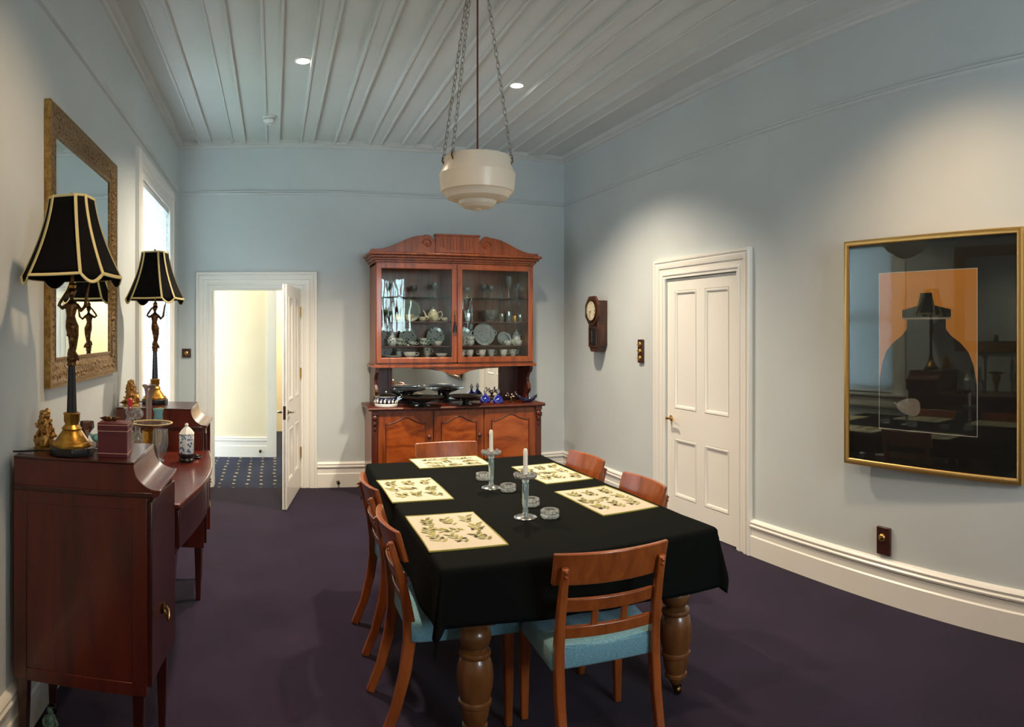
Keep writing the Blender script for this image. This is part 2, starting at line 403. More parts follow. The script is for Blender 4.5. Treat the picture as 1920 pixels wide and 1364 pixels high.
# ---------------------------------------------------------------- the room
XL, XR, YB, YF, ZC, ZR = -0.9754, 3.142, 6.98, -1.2, 3.526, 2.98
DX0, DX1, DZ = -0.636, 0.275, 2.035                # back doorway
RY0, RY1 = 3.91, 4.877                              # right-hand door
WY0, WY1, WZ0, WZ1 = 4.94, 6.25, 0.80, 2.72         # left window
FX0, FX1, FZ0, FZ1 = 1.45, 2.85, 1.50, 2.75         # window behind the camera
T = 0.14
struct(MB().box((XL-T, YF-T, -0.06), (XR+T, YB+0.0, 0)).build('floor', 'carpet'))
mb = MB().box((XL-T, YF-T, ZC), (XR+T, YB+T, ZC+0.05))
k = 0
x = -0.70
while x < XR-0.1:                                   # boarded ceiling: flat battens with beaded edges
    mb.box((x-0.062, YF, ZC-0.020), (x+0.062, YB, ZC+0.01))
    for sx in (-0.062, 0.062): mb.box((x+sx-0.010, YF, ZC-0.034), (x+sx+0.010, YB, ZC+0.01))
    x += 0.345
struct(mb.build('ceiling', 'ceil', bevel=0.004))
mb = MB().box((XL-T, YB, 0), (DX0, YB+T, ZC)).box((DX1, YB, 0), (XR+T, YB+T, ZC)).box((DX0, YB, DZ), (DX1, YB+T, ZC))
struct(mb.build('wall_back', 'wall', smooth=False))
mb = MB().box((XL-T, YF-T, 0), (XL, WY0, ZC)).box((XL-T, WY1, 0), (XL, YB, ZC)).box((XL-T, WY0, 0), (XL, WY1, WZ0)).box((XL-T, WY0, WZ1), (XL, WY1, ZC))
struct(mb.build('wall_left', 'wall', smooth=False))
mb = MB().box((XR, YF-T, 0), (XR+T, RY0, ZC)).box((XR, RY1, 0), (XR+T, YB, ZC)).box((XR, RY0, DZ), (XR+T, RY1, ZC))
struct(mb.build('wall_right', 'wall', smooth=False))
mb = MB().box((XL, YF-T, 0), (FX0, YF, ZC)).box((FX1, YF-T, 0), (XR, YF, ZC)).box((FX0, YF-T, 0), (FX1, YF, FZ0)).box((FX0, YF-T, FZ1), (FX1, YF, ZC))
struct(mb.build('wall_front', 'wall', smooth=False))
# hallway and the bright room beyond it
HY = 8.68
struct(MB().box((-1.9, YB, -0.06), (1.5, HY+2.2, 0)).build('floor_hallway', 'hall_carpet'))
struct(MB().box((-1.9, YB+T, 3.15), (1.5, HY+2.2, 3.2)).build('ceiling_hallway', 'cream'))
struct(MB().box((-1.9, HY, 0), (-0.09, HY+T, 3.15)).box((-0.09, HY, 2.35), (1.5, HY+T, 3.15)).build('wall_hallway', 'cream', smooth=False))
struct(MB().box((-2.04, YB+T, 0), (-1.9, HY+2.2, 3.15)).box((1.5, YB+T, 0), (1.64, HY+2.2, 3.15)).box((-1.9, HY+2.2, 0), (1.5, HY+2.34, 3.15)).build('wall_hallway_end', 'cream', smooth=False))

ARCH = [(0, 0), (0, .018), (.022, .018), (.026, .026), (.04, .026), (.044, .018), (.082, .018), (.086, .027), (.104, .033), (.122, .033), (.126, .027), (.134, .027), (.14, .036), (.158, .036), (.163, .028), (.163, 0)]
struct(MB().frame(DX0, 0, DX1, DZ, ARCH, lambda u, v, h: (u, YB-h, v), True).box((DX0, YB, 0), (DX0+0.02, YB+T, DZ)).box((DX1-0.02, YB, 0), (DX1, YB+T, DZ)).box((DX0+0.02, YB, DZ-0.02), (DX1-0.02, YB+T, DZ)).build('trim_1', 'white'))
struct(MB().frame(RY0, 0, RY1, DZ, ARCH, lambda u, v, h: (XR-h, u, v), True).box((XR+.052, RY0-.01, 0), (XR+.085, RY0+.03, DZ+.01)).box((XR+.052, RY1-.03, 0), (XR+.085, RY1+.01, DZ+.01)).box((XR+.052, RY0-.01, DZ-.03), (XR+.085, RY1+.01, DZ+.01)).box((XR+.11, RY0-.02, 0), (XR+T+.02, RY1+.02, DZ+.02)).build('trim_2', 'white'))  # last box: unseen panel added behind the door to stop sky light leaking in
struct(MB().frame(-0.09+0.12, 0, 1.0, 2.23, [(0, 0), (0, .02), (.06, .03), (.12, .03), (.12, 0)], lambda u, v, h: (u, HY-h, v), True).build('trim_3', 'white'))
# cornice and picture rail run round the room
CORN = [(0, 0), (0, .012), (-.022, .022), (-.03, .04), (-.012, .05), (0, .062), (.0, .0)]
mb = MB().frame(XL, YF, XR, YB, [(0, 0), (0, -.070), (-.02, -.064), (-.028, -.050), (-.045, -.044), (-.060, -.036), (-.060, 0)], lambda u, v, h: (u, v, ZC+h))
struct(mb.build('trim_4', 'ceil'))
def rail_prof(mb, a, b):
    (x0, y0), (x1, y1) = a, b
    if x0 == x1: sg = 1 if x0 < 0 else -1; mb.prism([(x0, ZR), (x0+sg*.016, ZR+.006), (x0+sg*.022, ZR+.02), (x0+sg*.012, ZR+.03), (x0+sg*.018, ZR+.04), (x0, ZR+.046)], 'y', y0, y1)
    else: sg = -1 if y0 > 0 else 1; mb.prism([(y0, ZR), (y0+sg*.016, ZR+.006), (y0+sg*.022, ZR+.02), (y0+sg*.012, ZR+.03), (y0+sg*.018, ZR+.04), (y0, ZR+.046)], 'x', x0, x1)
mb = MB(); rail_prof(mb, (XL, YF), (XL, YB)); rail_prof(mb, (XR, YF), (XR, YB)); rail_prof(mb, (XL, YB), (XR, YB)); rail_prof(mb, (XL, YF), (XR, YF))
struct(mb.build('trim_5', 'wall'))
def base_run(mb, a, b, y_axis, at, sg):
    pr = [(at, 0), (at+sg*.026, 0), (at+sg*.026, .138), (at+sg*.018, .146), (at+sg*.018, .196), (at+sg*.028, .204), (at+sg*.030, .214), (at+sg*.022, .222), (at+sg*.022, .23), (at+sg*.027, .238), (at+sg*.020, .250), (at, .258)]
    mb.prism(pr, 'y' if y_axis else 'x', a, b)
mb = MB(); base_run(mb, DX1+.163, XR, False, YB, -1); base_run(mb, XL, DX0-.163, False, YB, -1); struct(mb.build('baseboard_back', 'white'))
mb = MB(); base_run(mb, YF, RY0-.163, True, XR, -1); base_run(mb, RY1+.163, YB, True, XR, -1); struct(mb.build('baseboard_right', 'white'))
mb = MB(); base_run(mb, YF, YB, True, XL, 1); struct(mb.build('baseboard_left', 'white'))
mb = MB(); base_run(mb, XL, XR, False, YF, 1); struct(mb.build('baseboard_front', 'white'))
mb = MB(); base_run(mb, -1.9, -0.09, False, HY, -1); struct(mb.build('baseboard_hallway', 'white'))

# four-panel doors -------------------------------------------------
def door_leaf(name, w, h):
    mb = MB(); st = 0.112; t = 0.02
    mb.box((0, -0.009, 0), (w, 0.009, h))                               # field
    zs = [0.0, 0.215, 0.70, 0.945, h-0.10, h]
    for x0, x1 in ((0, st), (w-st, w)): mb.box((x0, -t, 0), (x1, t, h))
    for z0, z1 in ((0, 0.215), (0.70, 0.945), (h-0.10, h)): mb.box((st, -t, z0), (w-st, t, z1))
    for z0, z1 in ((0.215, 0.70), (0.945, h-0.10)): mb.box((w/2-0.055, -t, z0), (w/2+0.055, t, z1))
    MO = [(0, .0), (0, .004), (-.008, .014), (-.02, .012), (-.03, .003), (-.03, 0)]
    for z0, z1 in ((0.215, 0.70), (0.945, h-0.10)):
        for x0, x1 in ((st, w/2-0.055), (w/2+0.055, w-st)):
            for sg in (1, -1):
                mb.frame(x0, z0, x1, z1, MO, lambda u, v, hh, sg=sg: (u, sg*(0.009+hh), v))
    return mb.build(name, 'white')
def lever(parent, x, z, sg, mat, direction):
    mb = MB()
    M = Matrix.Rotation(PI/2, 4, 'X')
    mb.lathe([(0, 0), (.024, 0), (.024, .006), (.012, .012), (.010, .045), (.012, .05), (0, .052)], (0, 0, 0), 16, 0, Matrix.Rotation(-sg*PI/2, 4, 'X'))
    y = sg*0.046
    mb.tube([(0, y, 0), (direction*.03, y, .002), (direction*.07, y, .004), (direction*.105, y*1.03, -.004), (direction*.115, y*1.05, -.012)], [.010, .009, .008, .0075, .006], 8)
    return mb.build('handle', mat, parent, loc=(x, sg*0.0205, z))
d2 = door_leaf('door_2', RY1-RY0-0.008, DZ-0.012); struct(d2)
d2.location = (XR+0.026, RY0+0.004, 0.006); d2.rotation_euler = (0, 0, PI/2)
lever(d2, RY1-RY0-0.07, 0.86, 1, 'brass', -1)
d1 = door_leaf('door_1', 0.885, DZ-0.03); struct(d1)
ang = math.atan2(-0.885, -0.155)
d1.location = (DX1-0.030, YB-0.022, 0.008); d1.rotation_euler = (0, 0, ang)
lever(d1, 0.825, 0.86, 1, 'chrome', -1); lever(d1, 0.825, 0.86, -1, 'chrome', -1)
MB().box((0.883, -0.012, 0.80), (0.8865, 0.012, 0.92)).build('latch_plate', 'chrome', d1)
for z in (0.36, 1.16, 1.78):
    MB().box((-0.004, 0.0, z-0.05), (0.002, 0.024, z+0.05)).lathe([(0, z-.055), (.007, z-.052), (.007, z+.052), (0, z+.055)], (-0.003, 0.027, 0), 10).build('hinge', 'brass', d1)

# windows ----------------------------------------------------------
mb = MB().frame(WY0, WZ0, WY1, WZ1, [(0, 0), (0, .022), (.05, .022), (.056, .03), (.10, .03), (.105, .04), (.165, .04), (.17, .03), (.185, .03), (.185, 0)], lambda u, v, h: (XL+h, u, v))
mb.box((XL-T, WY0, WZ0), (XL-.09, WY0+.05, WZ1)).box((XL-T, WY1-.05, WZ0), (XL-.09, WY1, WZ1)).box((XL-T, WY0, WZ0), (XL-.09, WY1, WZ0+.07)).box((XL-T, WY0, WZ1-.06), (XL-.09, WY1, WZ1)).box((XL-T, WY0, 1.72), (XL-.09, WY1, 1.77))
mb.box((XL-.09, WY0-.2, WZ0-.03), (XL+.07, WY1+.2, WZ0))
w1 = struct(mb.build('window_1', 'white'))
MB().box((XL-.118, WY0+.05, WZ0+.07), (XL-.112, WY1-.05, WZ1-.06)).build('glass', 'win_glass', w1)
mb = MB().frame(FX0, FZ0, FX1, FZ1, [(0, 0), (0, .022), (.05, .03), (.12, .04), (.13, 0)], lambda u, v, h: (u, YF+h, v))
for x0, x1 in ((FX0, FX0+.06), (2.06, 2.20), (2.40, 2.52), (FX1-.06, FX1)): mb.box((x0, YF-T, FZ0), (x1, YF-.05, FZ1))
for z0, z1 in ((FZ0, FZ0+.08), (2.3, 2.33), (FZ1-.06, FZ1)): mb.box((FX0, YF-T, z0), (FX1, YF-.05, z1))
w2 = struct(mb.build('window_2', 'hutch'))
MB().box((FX0+.06, YF-.1, FZ0+.08), (FX1-.06, YF-.095, FZ1-.06)).build('glass', 'win_glass', w2)

# venetian blind in the left window
bl = thing('venetian_blind', 'white venetian blind drawn down over the bright left-hand window', 'blind', (XL-.010, (WY0+WY1)/2, WZ0))
mb = MB(); z = WZ0+.05; HH = (WY1-WY0)/2-.004
while z < WZ1-.055:
    mb.add([(.0070, -HH, z+.0140), (-.0070, -HH, z-.0140), (-.0070, HH, z-.0140), (.0070, HH, z+.0140), (.002, -HH, z-.001), (.002, HH, z-.001)], [(0, 4, 5, 3), (4, 1, 2, 5)])
    z += .0245
mb.build('slats', 'slat', bl).location = (0, 0, -WZ0)
MB().box((-.02, -HH, WZ1-.045), (.016, HH, WZ1-.002)).build('head_rail', 'plastic', bl).location = (0, 0, -WZ0)
MB().box((-.014, -HH, WZ0+.012), (.014, HH, WZ0+.03)).build('bottom_rail', 'plastic', bl).location = (0, 0, -WZ0)

# ---------------------------------------------------------------- china hutch against the back wall
HX = 1.782
hutch = thing('china_hutch', 'tall cedar china hutch with glazed doors, mirror back and three cupboard doors', 'hutch', (HX, YB-0.03, 0))
hb = YB-0.032                                          # its back
H = dict(parent=hutch, world=True)
X0, X1, FB = 0.924, 2.640, 6.44                        # base cupboard
mb = MB().box((X0, FB+.022, .07), (X1, hb, .836)).box((X0-.008, FB+.01, 0), (X1+.008, hb, .09))
mb.build('base_cabinet', 'hutch', bevel=.004, **H)
mb = MB()
mb.prism([(FB-.03, .836), (FB-.04, .848), (FB-.036, .862), (FB-.028, .868), (hb, .868), (hb, .836)], 'x', X0-.035, X1+.035)
mb.build('counter', 'hutch_dark', bevel=.003, **H)
def arch_outline(x0, x1, z0, z1, n=40):
    pts = [(x0, z0), (x1, z0)]
    for i in range(n+1):
        u = 1-i/n; s = abs(2*u-1)                        # s: 0 centre .. 1 side
        dz = -0.05*(0.5-0.5*math.cos(PI*min(1, s/0.72))) - (0.012 if s > .72 else 0)*math.sin(PI*(s-.72)/.28)
        pts.append((x0+(x1-x0)*u, z1+dz))
    return pts
for (a, b, kx) in ((.985, 1.520, 1.478), (1.530, 2.030, 1.985), (2.040, 2.582, 2.085)):
    d = MB().box((a, FB, .10), (b, FB+.022, .825)).build('cupboard_door', 'hutch', bevel=.003, **H)
    ol = arch_outline(a+.075, b-.075, .17, .765)
    MB().prism(ol, 'y', FB-.003, FB).build('door_panel', 'hutch_panel', d, world=True)
    MB().tube([(p[0], FB-.003, p[1]) for p in ol], .006, 6, closed=True).build('panel_bead', 'hutch_dark', d, world=True)
    MB().lathe([(0, 0), (.012, 0), (.010, .014), (.021, .024), (.021, .034), (.012, .042), (0, .043)], (kx, FB, .575), 14, 0, Matrix.Rotation(PI/2, 4, 'X')).build('knob', 'hutch_dark', d, world=True)
for cx in (.952, 2.612):                               # carved corbels at the front corners
    mb = MB().box((cx-.032, FB-.022, .80), (cx+.032, FB+.02, .836))
    mb.ball((cx, FB-.004, .765), .030, 10, 8, 0, (1, .9, 1.1)); mb.ball((cx, FB-.002, .715), .024, 10, 8, 0, (1, .9, 1.5))
    mb.ball((cx, FB, .665), .015, 10, 8, 0, (1, .9, 1.9))
    for sg in (-1, 1):
        mb.tube([(cx+sg*(.02+.010*math.cos(t))*1, FB-.018, .76+.018*math.sin(t)-.001*t) for t in [i*.5 for i in range(14)]], .005, 6)
    mb.box((cx-.030, FB-.003, .09), (cx+.030, FB+.02, .80))
    mb.build('corbel', 'hutch_dark', **H)
# superstructure behind the counter: mirror, dark side panels, scrolled brackets
U0x, U1x, FU = .975, 2.594, 6.545
MB().box((U0x, hb-.03, .868), (U1x, hb, 1.25)).build('back_board', 'hutch_dark', **H)
MB().box((1.20, hb-.040, .885), (2.345, hb-.031, 1.232)).build('mirror', 'mirror', **H)
for a, b in ((U0x+.03, 1.20), (2.345, U1x-.03)):
    mb = MB().box((a, hb-.055, .868), (b, hb-.03, 1.236))
    mb.box((a+.02, hb-.062, .90), (a+.045, hb-.05, 1.22)); mb.box((b-.045, hb-.062, .90), (b-.02, hb-.05, 1.22))
    mb.build('side_board', 'hutch_dark', bevel=.003, **H)
sil = [(hb-.03, .868), (hb-.03, 1.24), (FU, 1.24), (FU-.004, 1.215), (FU+.02, 1.18), (FU+.07, 1.155), (FU+.10, 1.115), (FU+.09, 1.07), (FU+.055, 1.04), (FU+.045, 1.00), (FU+.07, .965), (FU+.11, .945), (FU+.12, .915), (FU+.085, .89), (FU+.07, .868)]
for x in (U0x, U1x-.034):
    mb = MB().prism(sil, 'x', x, x+.034)
    mb.build('scroll_bracket', 'hutch_dark', bevel=.004, **H)
va = [(1.34, 1.245), (1.34, 1.225), (1.46, 1.222), (1.56, 1.212), (1.64, 1.20), (1.70, 1.178), (1.74, 1.165), (1.782, 1.16), (1.824, 1.165), (1.864, 1.178), (1.924, 1.20), (2.004, 1.212), (2.104, 1.222), (2.224, 1.225), (2.224, 1.245)]
MB().prism(va, 'y', FU-.01, FU+.014).build('valance', 'hutch', bevel=.003, **H)
# glazed upper cabinet
mb = MB().box((U0x-.03, FU-.028, 1.238), (U1x+.03, hb, 1.262))
for z, o in ((1.262, .012),): mb.box((U0x-o, FU-o, z), (U1x+o, hb, z+.012))
mb.box((U0x, FU, 1.27), (U0x+.03, hb, 2.26)).box((U1x-.03, FU, 1.27), (U1x, hb, 2.26)).box((U0x, FU, 2.235), (U1x, hb, 2.27))
mb.box((1.765, FU+.0, 1.27), (1.803, FU+.03, 2.25))
mb.build('display_case', 'hutch', bevel=.003, **H)
MB().box((U0x+.03, hb-.02, 1.27), (U1x-.03, hb-.001, 2.24)).build('case_back', 'hutch', **H)
mb = MB()
for z, o in ((2.262, .012), (2.282, .03), (2.305, .052), (2.330, .075)):
    mb.box((U0x-o, FU-o, z), (U1x+o, hb, z+.026))
mb.build('cornice', 'hutch', bevel=.007, **H)
ped = []
def pz_(s):                                            # broken-scroll pediment outline, s: distance from centre
    if s <= .225: return None
    if s < .262: return 2.475+.05*((s-.225)/.037)
    t = (s-.262)/(.86-.262)
    if t < .14: return 2.525+.012*math.sin(PI*t/.14)
    t = (t-.14)/.86
    return 2.385+.14*(0.5+0.5*math.cos(PI*min(1, t*1.08)))**1.1
ss = [.226+i*(.86-.226)/48 for i in range(49)]
pts = [(HX+s, pz_(s)) for s in ss]
out = [(HX-.86, 2.355), (HX+.86, 2.355)]+list(reversed(pts))+[(HX+.226, 2.47), (HX-.226, 2.47)]+[(HX-s, pz_(s)) for s in ss]
mb = MB().prism(out, 'y', FU-.03, FU+.01)
mb.box((HX-.222, FU-.045, 2.36), (HX+.222, FU+.012, 2.53)).box((HX-.232, FU-.052, 2.525), (HX+.232, FU+.018, 2.545))
pd = mb.build('pediment', 'hutch', bevel=.004, **H)
mb = MB()
for i in range(11):
    x = HX-.165+i*.033; h = .022 if abs(i-5) > 3 else .0
    mb.box((x-.009, FU-.053, 2.395+h), (x+.009, FU-.043, 2.50))
mb.build('carved_reeding_pattern', 'hutch', pd, world=True)
for sg in (-1, 1):
    mb = MB().tube([(HX+sg*(.30+(.052-.0028*i)*math.cos(i*.5)), FU-.032, 2.445+(.052-.0028*i)*math.sin(i*.5)) for i in range(18)], .007, 6)
    mb.ball((HX+sg*.30, FU-.032, 2.445), .012, 10, 6)
    mb.build('carved_scroll', 'hutch', pd, world=True)
SH = [1.337, 1.448, 1.690, 1.93]
MB().box((U0x+.03, FU+.0, 1.27), (U1x-.03, hb-.02, SH[0])).build('case_floor', 'hutch', **H)
for z in SH[1:3]: MB().box((U0x+.03, FU+.07, z-.012), (U1x-.03, hb-.02, z)).build('shelf', 'hutch_dark', **H)
MB().box((U0x+.03, FU+.09, SH[3]-.007), (U1x-.03, hb-.02, SH[3])).build('shelf', 'shelf_glass', **H)
for i, (a, b) in enumerate(((U0x+.006, 1.781), (1.787, U1x-.006))):
    mb = MB(); st = .052
    mb.frame(a+st, 1.285+st, b-st, 2.25-st, [(0, 0), (0, .018), (.006, .024), (st, .024), (st, 0)], lambda u, v, h: (u, FU-h, v))
    d = mb.build('glazed_door', 'hutch', bevel=.002, **H)
    MB().box((a+st, FU-.010, 1.285+st), (b-st, FU-.006, 2.25-st)).build('pane', 'cab_glass', d, world=True)
    if i == 0:
        mb = MB().lathe([(0, 0), (.022, .0), (.019, .05), (.010, .085), (.012, .095), (.004, .105), (.003, .16), (0, .16)], (1.758, FU-.040, 1.585), 10)
        mb.tube([(1.758, FU-.040, 1.74), (1.758, FU-.024, 1.757)], .004, 6)
        mb.build('tassel', 'black', d, world=True)
        MB().box((1.750, FU-.028, 1.74), (1.766, FU-.024, 1.79)).build('escutcheon', 'brass_dark', d, world=True)

# ---------------------------------------------------------------- china in the case
CHINA = 'china in the glazed hutch'
def plate_mesh(name, r, mat, loc, tilt=78, dish=.018):
    M = Matrix.Rotation(math.radians(tilt), 4, 'X')
    pr = [(0, .004), (r*.62, .005), (r*.68, .012), (r*.98, dish), (r, dish-.001), (r*.99, dish-.004), (r*.68, .006), (r*.62, -.001), (r*.4, -.001), (0, -.001)]
    mb = MB().lathe(pr, (0, 0, 0), 32, 0, M)
    lo = min(p[2] for p in mb.v); mb.v = [(p[0], p[1], p[2]-lo) for p in mb.v]
    return mb.build(name, mat, loc=loc)
def cup_mb(r, h, handle=1):
    mb = MB().lathe([(0, 0), (r*.55, 0), (r*.55, h*.06), (r*.68, h*.14), (r*.9, h*.5), (r, h), (r*.95, h), (r*.84, h*.5), (r*.6, h*.17), (0, h*.12)], (0, 0, 0), 22)
    if handle: mb.tube([(handle*r*.92, 0, h*.82), (handle*r*1.35, 0, h*.86), (handle*r*1.5, 0, h*.6), (handle*r*1.25, 0, h*.34), (handle*r*.85, 0, h*.36)], r*.09, 6)
    return mb
def cup(px, y, z, r, h, mat, label, handle=1, rz=0, name='teacup', cat='cup', group='teacups'):
    o = cup_mb(r, h, handle).build(name, mat, loc=(sight(px, y), y, z)); o.rotation_euler.z = rz
    return tag(o, label, cat, group)
def plate(px, r, mat, z, label, y=6.85, tilt=78):
    return tag(plate_mesh('plate', r, mat, (sight(px, y), y, z), tilt), label, 'plate', 'display plates')
plate(767, .118, 'floral_china', SH[2], 'large pale plate with floral centre standing at the back of the upper left shelf', 6.86)
plate(764, .090, 'dark_china', SH[1], 'dark patterned plate standing behind stacked cups, middle of the left door')
plate(816, .095, 'dark_china', SH[1], 'dark scenic plate standing right of the stacked cups behind the left door')
plate(723, .088, 'blue_china', SH[1], 'blue patterned plate standing at the far left of the middle shelf')
plate(722, .070, 'blue_china', SH[0], 'small blue plate standing at the bottom left corner of the case', 6.86)
plate(944, .072, 'leaf_china', SH[1], 'small leaf-dotted plate standing left of the white coffee pot', 6.86)
plate(868, .095, 'leaf_china', SH[1], 'leaf-dotted plate partly behind the middle stile of the doors')
o = plate_mesh('cake_plate', .118, 'leaf_china', (sight(907, 6.85), 6.85, SH[1]), 78); tag(o, 'large white leaf-dotted cake plate with two small ear handles', 'plate', 'display plates')
for sg in (-1, 1): MB().tube([(sg*.112, -.005, .155), (sg*.136, -.005, .14), (sg*.138, -.005, .115), (sg*.114, -.005, .095)], .007, 6).build('ear_handle', 'leaf_china', o)
def pot(px, y, z, s, mat, label, spout=-1, name='teapot', cat='teapot', tall=1.0, rz=0):
    t = thing(name, label, cat, (sight(px, y), y, z), rz)
    MB().lathe([(0, 0), (.036, 0), (.036, .006), (.046, .02), (.056, .05), (.05, .085), (.034, .105), (.030, .11), (0, .11)], (0, 0, 0), 24, 0, Matrix.Diagonal((s, s, s*tall, 1))).build('body', mat, t)
    MB().lathe([(.034, .108), (.03, .118), (.012, .128), (.006, .132), (.010, .140), (.006, .148), (0, .149)], (0, 0, 0), 18, 0, Matrix.Diagonal((s, s, s*tall, 1))).build('lid', mat, t)
    MB().tube([Vector(p)*s for p in ((spout*.045, 0, .035*tall), (spout*.075, 0, .055*tall), (spout*.085, 0, .085*tall), (spout*.102, 0, .112*tall))], [.014*s, .011*s, .008*s, .006*s], 8).build('spout', mat, t)
    MB().tube([Vector(p)*s for p in ((-spout*.042, 0, .09*tall), (-spout*.085, 0, .102*tall), (-spout*.098, 0, .07*tall), (-spout*.078, 0, .035*tall), (-spout*.048, 0, .03*tall))], .006*s, 6).build('handle', mat, t)
    return t
pot(812, 6.76, SH[2], 1.02, 'cream_china', 'cream teapot with gold handle on the upper left shelf')
pot(968, 6.78, SH[1], .86, 'leaf_china', 'tall white coffee pot with leaf dots on the middle right shelf', -1, 'coffee_pot', 'coffee pot', 1.3)
Y1 = 6.68
cup(766, 6.70, SH[2], .040, .070, 'cream_china', 'round cream sugar bowl in front of the large floral plate', 1, 0, 'sugar_bowl', 'bowl', None)
cup(792, 6.72, SH[2], .038, .048, 'cream_china', 'low cream teacup left of the cream teapot')
cup(815, 6.665, SH[2], .036, .05, 'cream_china', 'cream teacup in front of the cream teapot')
cup(834, 6.70, SH[2], .04, .042, 'cream_china', 'shallow cream dish right of the cream teapot', 0, 0, 'dish', 'dish', None)
jug = thing('cream_jug', 'small yellow glazed jug left of the large floral plate', 'jug', (sight(745, 6.70), 6.70, SH[2]))
MB().lathe([(0, 0), (.026, 0), (.04, .025), (.036, .045), (.024, .058), (.028, .072), (.024, .07), (0, .05)], (0, 0, 0), 20).build('body', 'yellow', jug)
MB().tube([(.026, 0, .06), (.055, 0, .062), (.056, 0, .03), (.034, 0, .02)], .005, 6).build('handle', 'yellow', jug)
def goblet(name, loc, h, rb, mat, label, cat='glass', group=None, bowl=.5, foot=.8, wav=None, seg=20):
    zb = h*(1-bowl)
    pr = [(0, 0), (rb*foot, 0), (rb*foot*.9, .004), (rb*.18, .012), (rb*.13, zb*.6), (rb*.2, zb*.85), (rb*.6, zb+.01), (rb*.98, zb+h*bowl*.5), (rb*.92, h), (rb*.86, h), (rb*.92, zb+h*bowl*.5), (rb*.5, zb+.02), (0, zb+.014)]
    o = MB().lathe(pr, (0, 0, 0), seg, 0, None, (1, 1), 0, wav).build(name, mat, loc=loc)
    return tag(o, label, cat, group)
goblet('goblet', (sight(721, 6.72), 6.72, SH[2]), .115, .034, 'green_glass', 'green glass goblet at the far left of the upper left shelf', 'glass', 'goblets in the hutch')
goblet('goblet', (sight(733, 6.68), 6.68, SH[2]), .10, .030, 'green_glass', 'shorter green glass goblet beside the yellow jug', 'glass', 'goblets in the hutch')
for i, (px, y, hh, r, lb) in enumerate(((728, 6.76, .14, .034, 'cut glass goblet leftmost on the glass shelf'), (776, 6.78, .12, .036, 'cut glass goblet above the large floral plate'), (816, 6.74, .15, .036, 'cut glass goblet above the cream teapot'),
        (876, 6.74, .11, .036, 'short cut glass goblet just right of the middle stile'), (908, 6.80, .15, .04, 'cut glass goblet in the middle of the right glass shelf'), (921, 6.72, .13, .034, 'cut glass goblet left of the tallest goblet'), (954, 6.74, .235, .040, 'tallest cut glass goblet on the right glass shelf'), (970, 6.80, .17, .036, 'cut glass goblet rightmost on the glass shelf'))):
    goblet('goblet', (sight(px, y), y, SH[3]), hh, r, 'crystal', lb, 'glass', 'goblets in the hutch')
o = MB().lathe([(0, 0), (.05, 0), (.055, .01), (.078, .05), (.088, .12), (.082, .12), (.07, .05), (.04, .018), (0, .014)], (0, 0, 0), 28, 0, None, (1, 1), 0, (14, .02)).build('crystal_bowl', 'crystal', loc=(sight(920, 6.76), 6.76, SH[2])); tag(o, 'large cut crystal bowl on the upper right shelf', 'bowl')
for px, y, h, r, m, lb in ((878, 6.74, .085, .036, 'silver', 'round silver sugar basin left of the crystal bowl'), (940, 6.74, .085, .03, 'crystal', 'cut glass tumbler just right of the crystal bowl'), (954, 6.80, .11, .028, 'crystal', 'taller cut glass tumbler behind the gold votive'), (965, 6.70, .062, .026, 'gold', 'small gold votive cup on the upper right shelf'), (975, 6.76, .075, .028, 'crystal', 'cut glass tumbler at the right end of the upper right shelf')):
    o = MB().lathe([(0, 0), (r*.8, 0), (r, h*.5), (r*.95, h), (r*.86, h), (r*.88, h*.5), (r*.6, .012), (0, .012)], (0, 0, 0), 18, 0, None, (1, 1), 0, (9, .03)).build('tumbler' if m == 'crystal' else 'votive_cup' if m == 'gold' else 'sugar_basin', m, loc=(sight(px, y), y, SH[2])); tag(o, lb, 'glass' if m == 'crystal' else 'cup' if m == 'gold' else 'bowl')
cup(749, 6.69, SH[1], .044, .042, 'dark_china', 'dark patterned teacup at the bottom of the left stack', 1); cup(749, 6.69, SH[1]+.034, .044, .042, 'dark_china', 'dark patterned teacup on top of the left stack', 1, .5)
cup(773, 6.68, SH[1], .042, .042, 'dark_china', 'dark patterned teacup in front of the middle plate', 1)
cup(794, 6.69, SH[1], .042, .042, 'dark_china', 'dark patterned teacup at the bottom of the stack left of the scenic plate', 1); cup(794, 6.69, SH[1]+.034, .042, .042, 'dark_china', 'dark patterned teacup on top of the stack left of the scenic plate', 1, .3)
cup(821, 6.69, SH[1], .045, .045, 'porcelain', 'plain white bowl in front of the dark scenic plate', 0, 0, 'bowl', 'bowl', None)
o = MB().lathe([(0, 0), (.032, 0), (.05, .03), (.045, .07), (.02, .095), (.016, .12), (.022, .135), (.018, .135), (0, .1)], (0, 0, 0), 22).build('vase', 'blue_china', loc=(sight(735, 6.70), 6.70, SH[1])); tag(o, 'small blue and white vase in front of the blue plate', 'vase')
o = cup_mb(.05, .05, 1).build('gravy_boat', 'porcelain', loc=(sight(768, 6.68), 6.68, SH[0])); o.scale = (1.3, .8, 1); tag(o, 'white gravy boat at the bottom of the left door', 'gravy boat')
cup(801, 6.70, SH[0], .040, .090, 'dark_china', 'tall dark patterned mug at the bottom of the left door', 1, 0, 'mug', 'mug', None)
cup(828, 6.68, SH[0], .062, .034, 'porcelain', 'shallow white dish at the bottom right of the left door', 0, 0, 'dish', 'dish', None)
o = MB().lathe([(0, .003), (.04, .003), (.082, .014), (.083, .011), (.04, 0), (0, 0)], (0, 0, 0), 28).build('saucer', 'porcelain', loc=(sight(737, 6.66), 6.66, SH[0])); tag(o, 'white saucer lying flat at the bottom left of the case', 'saucer')
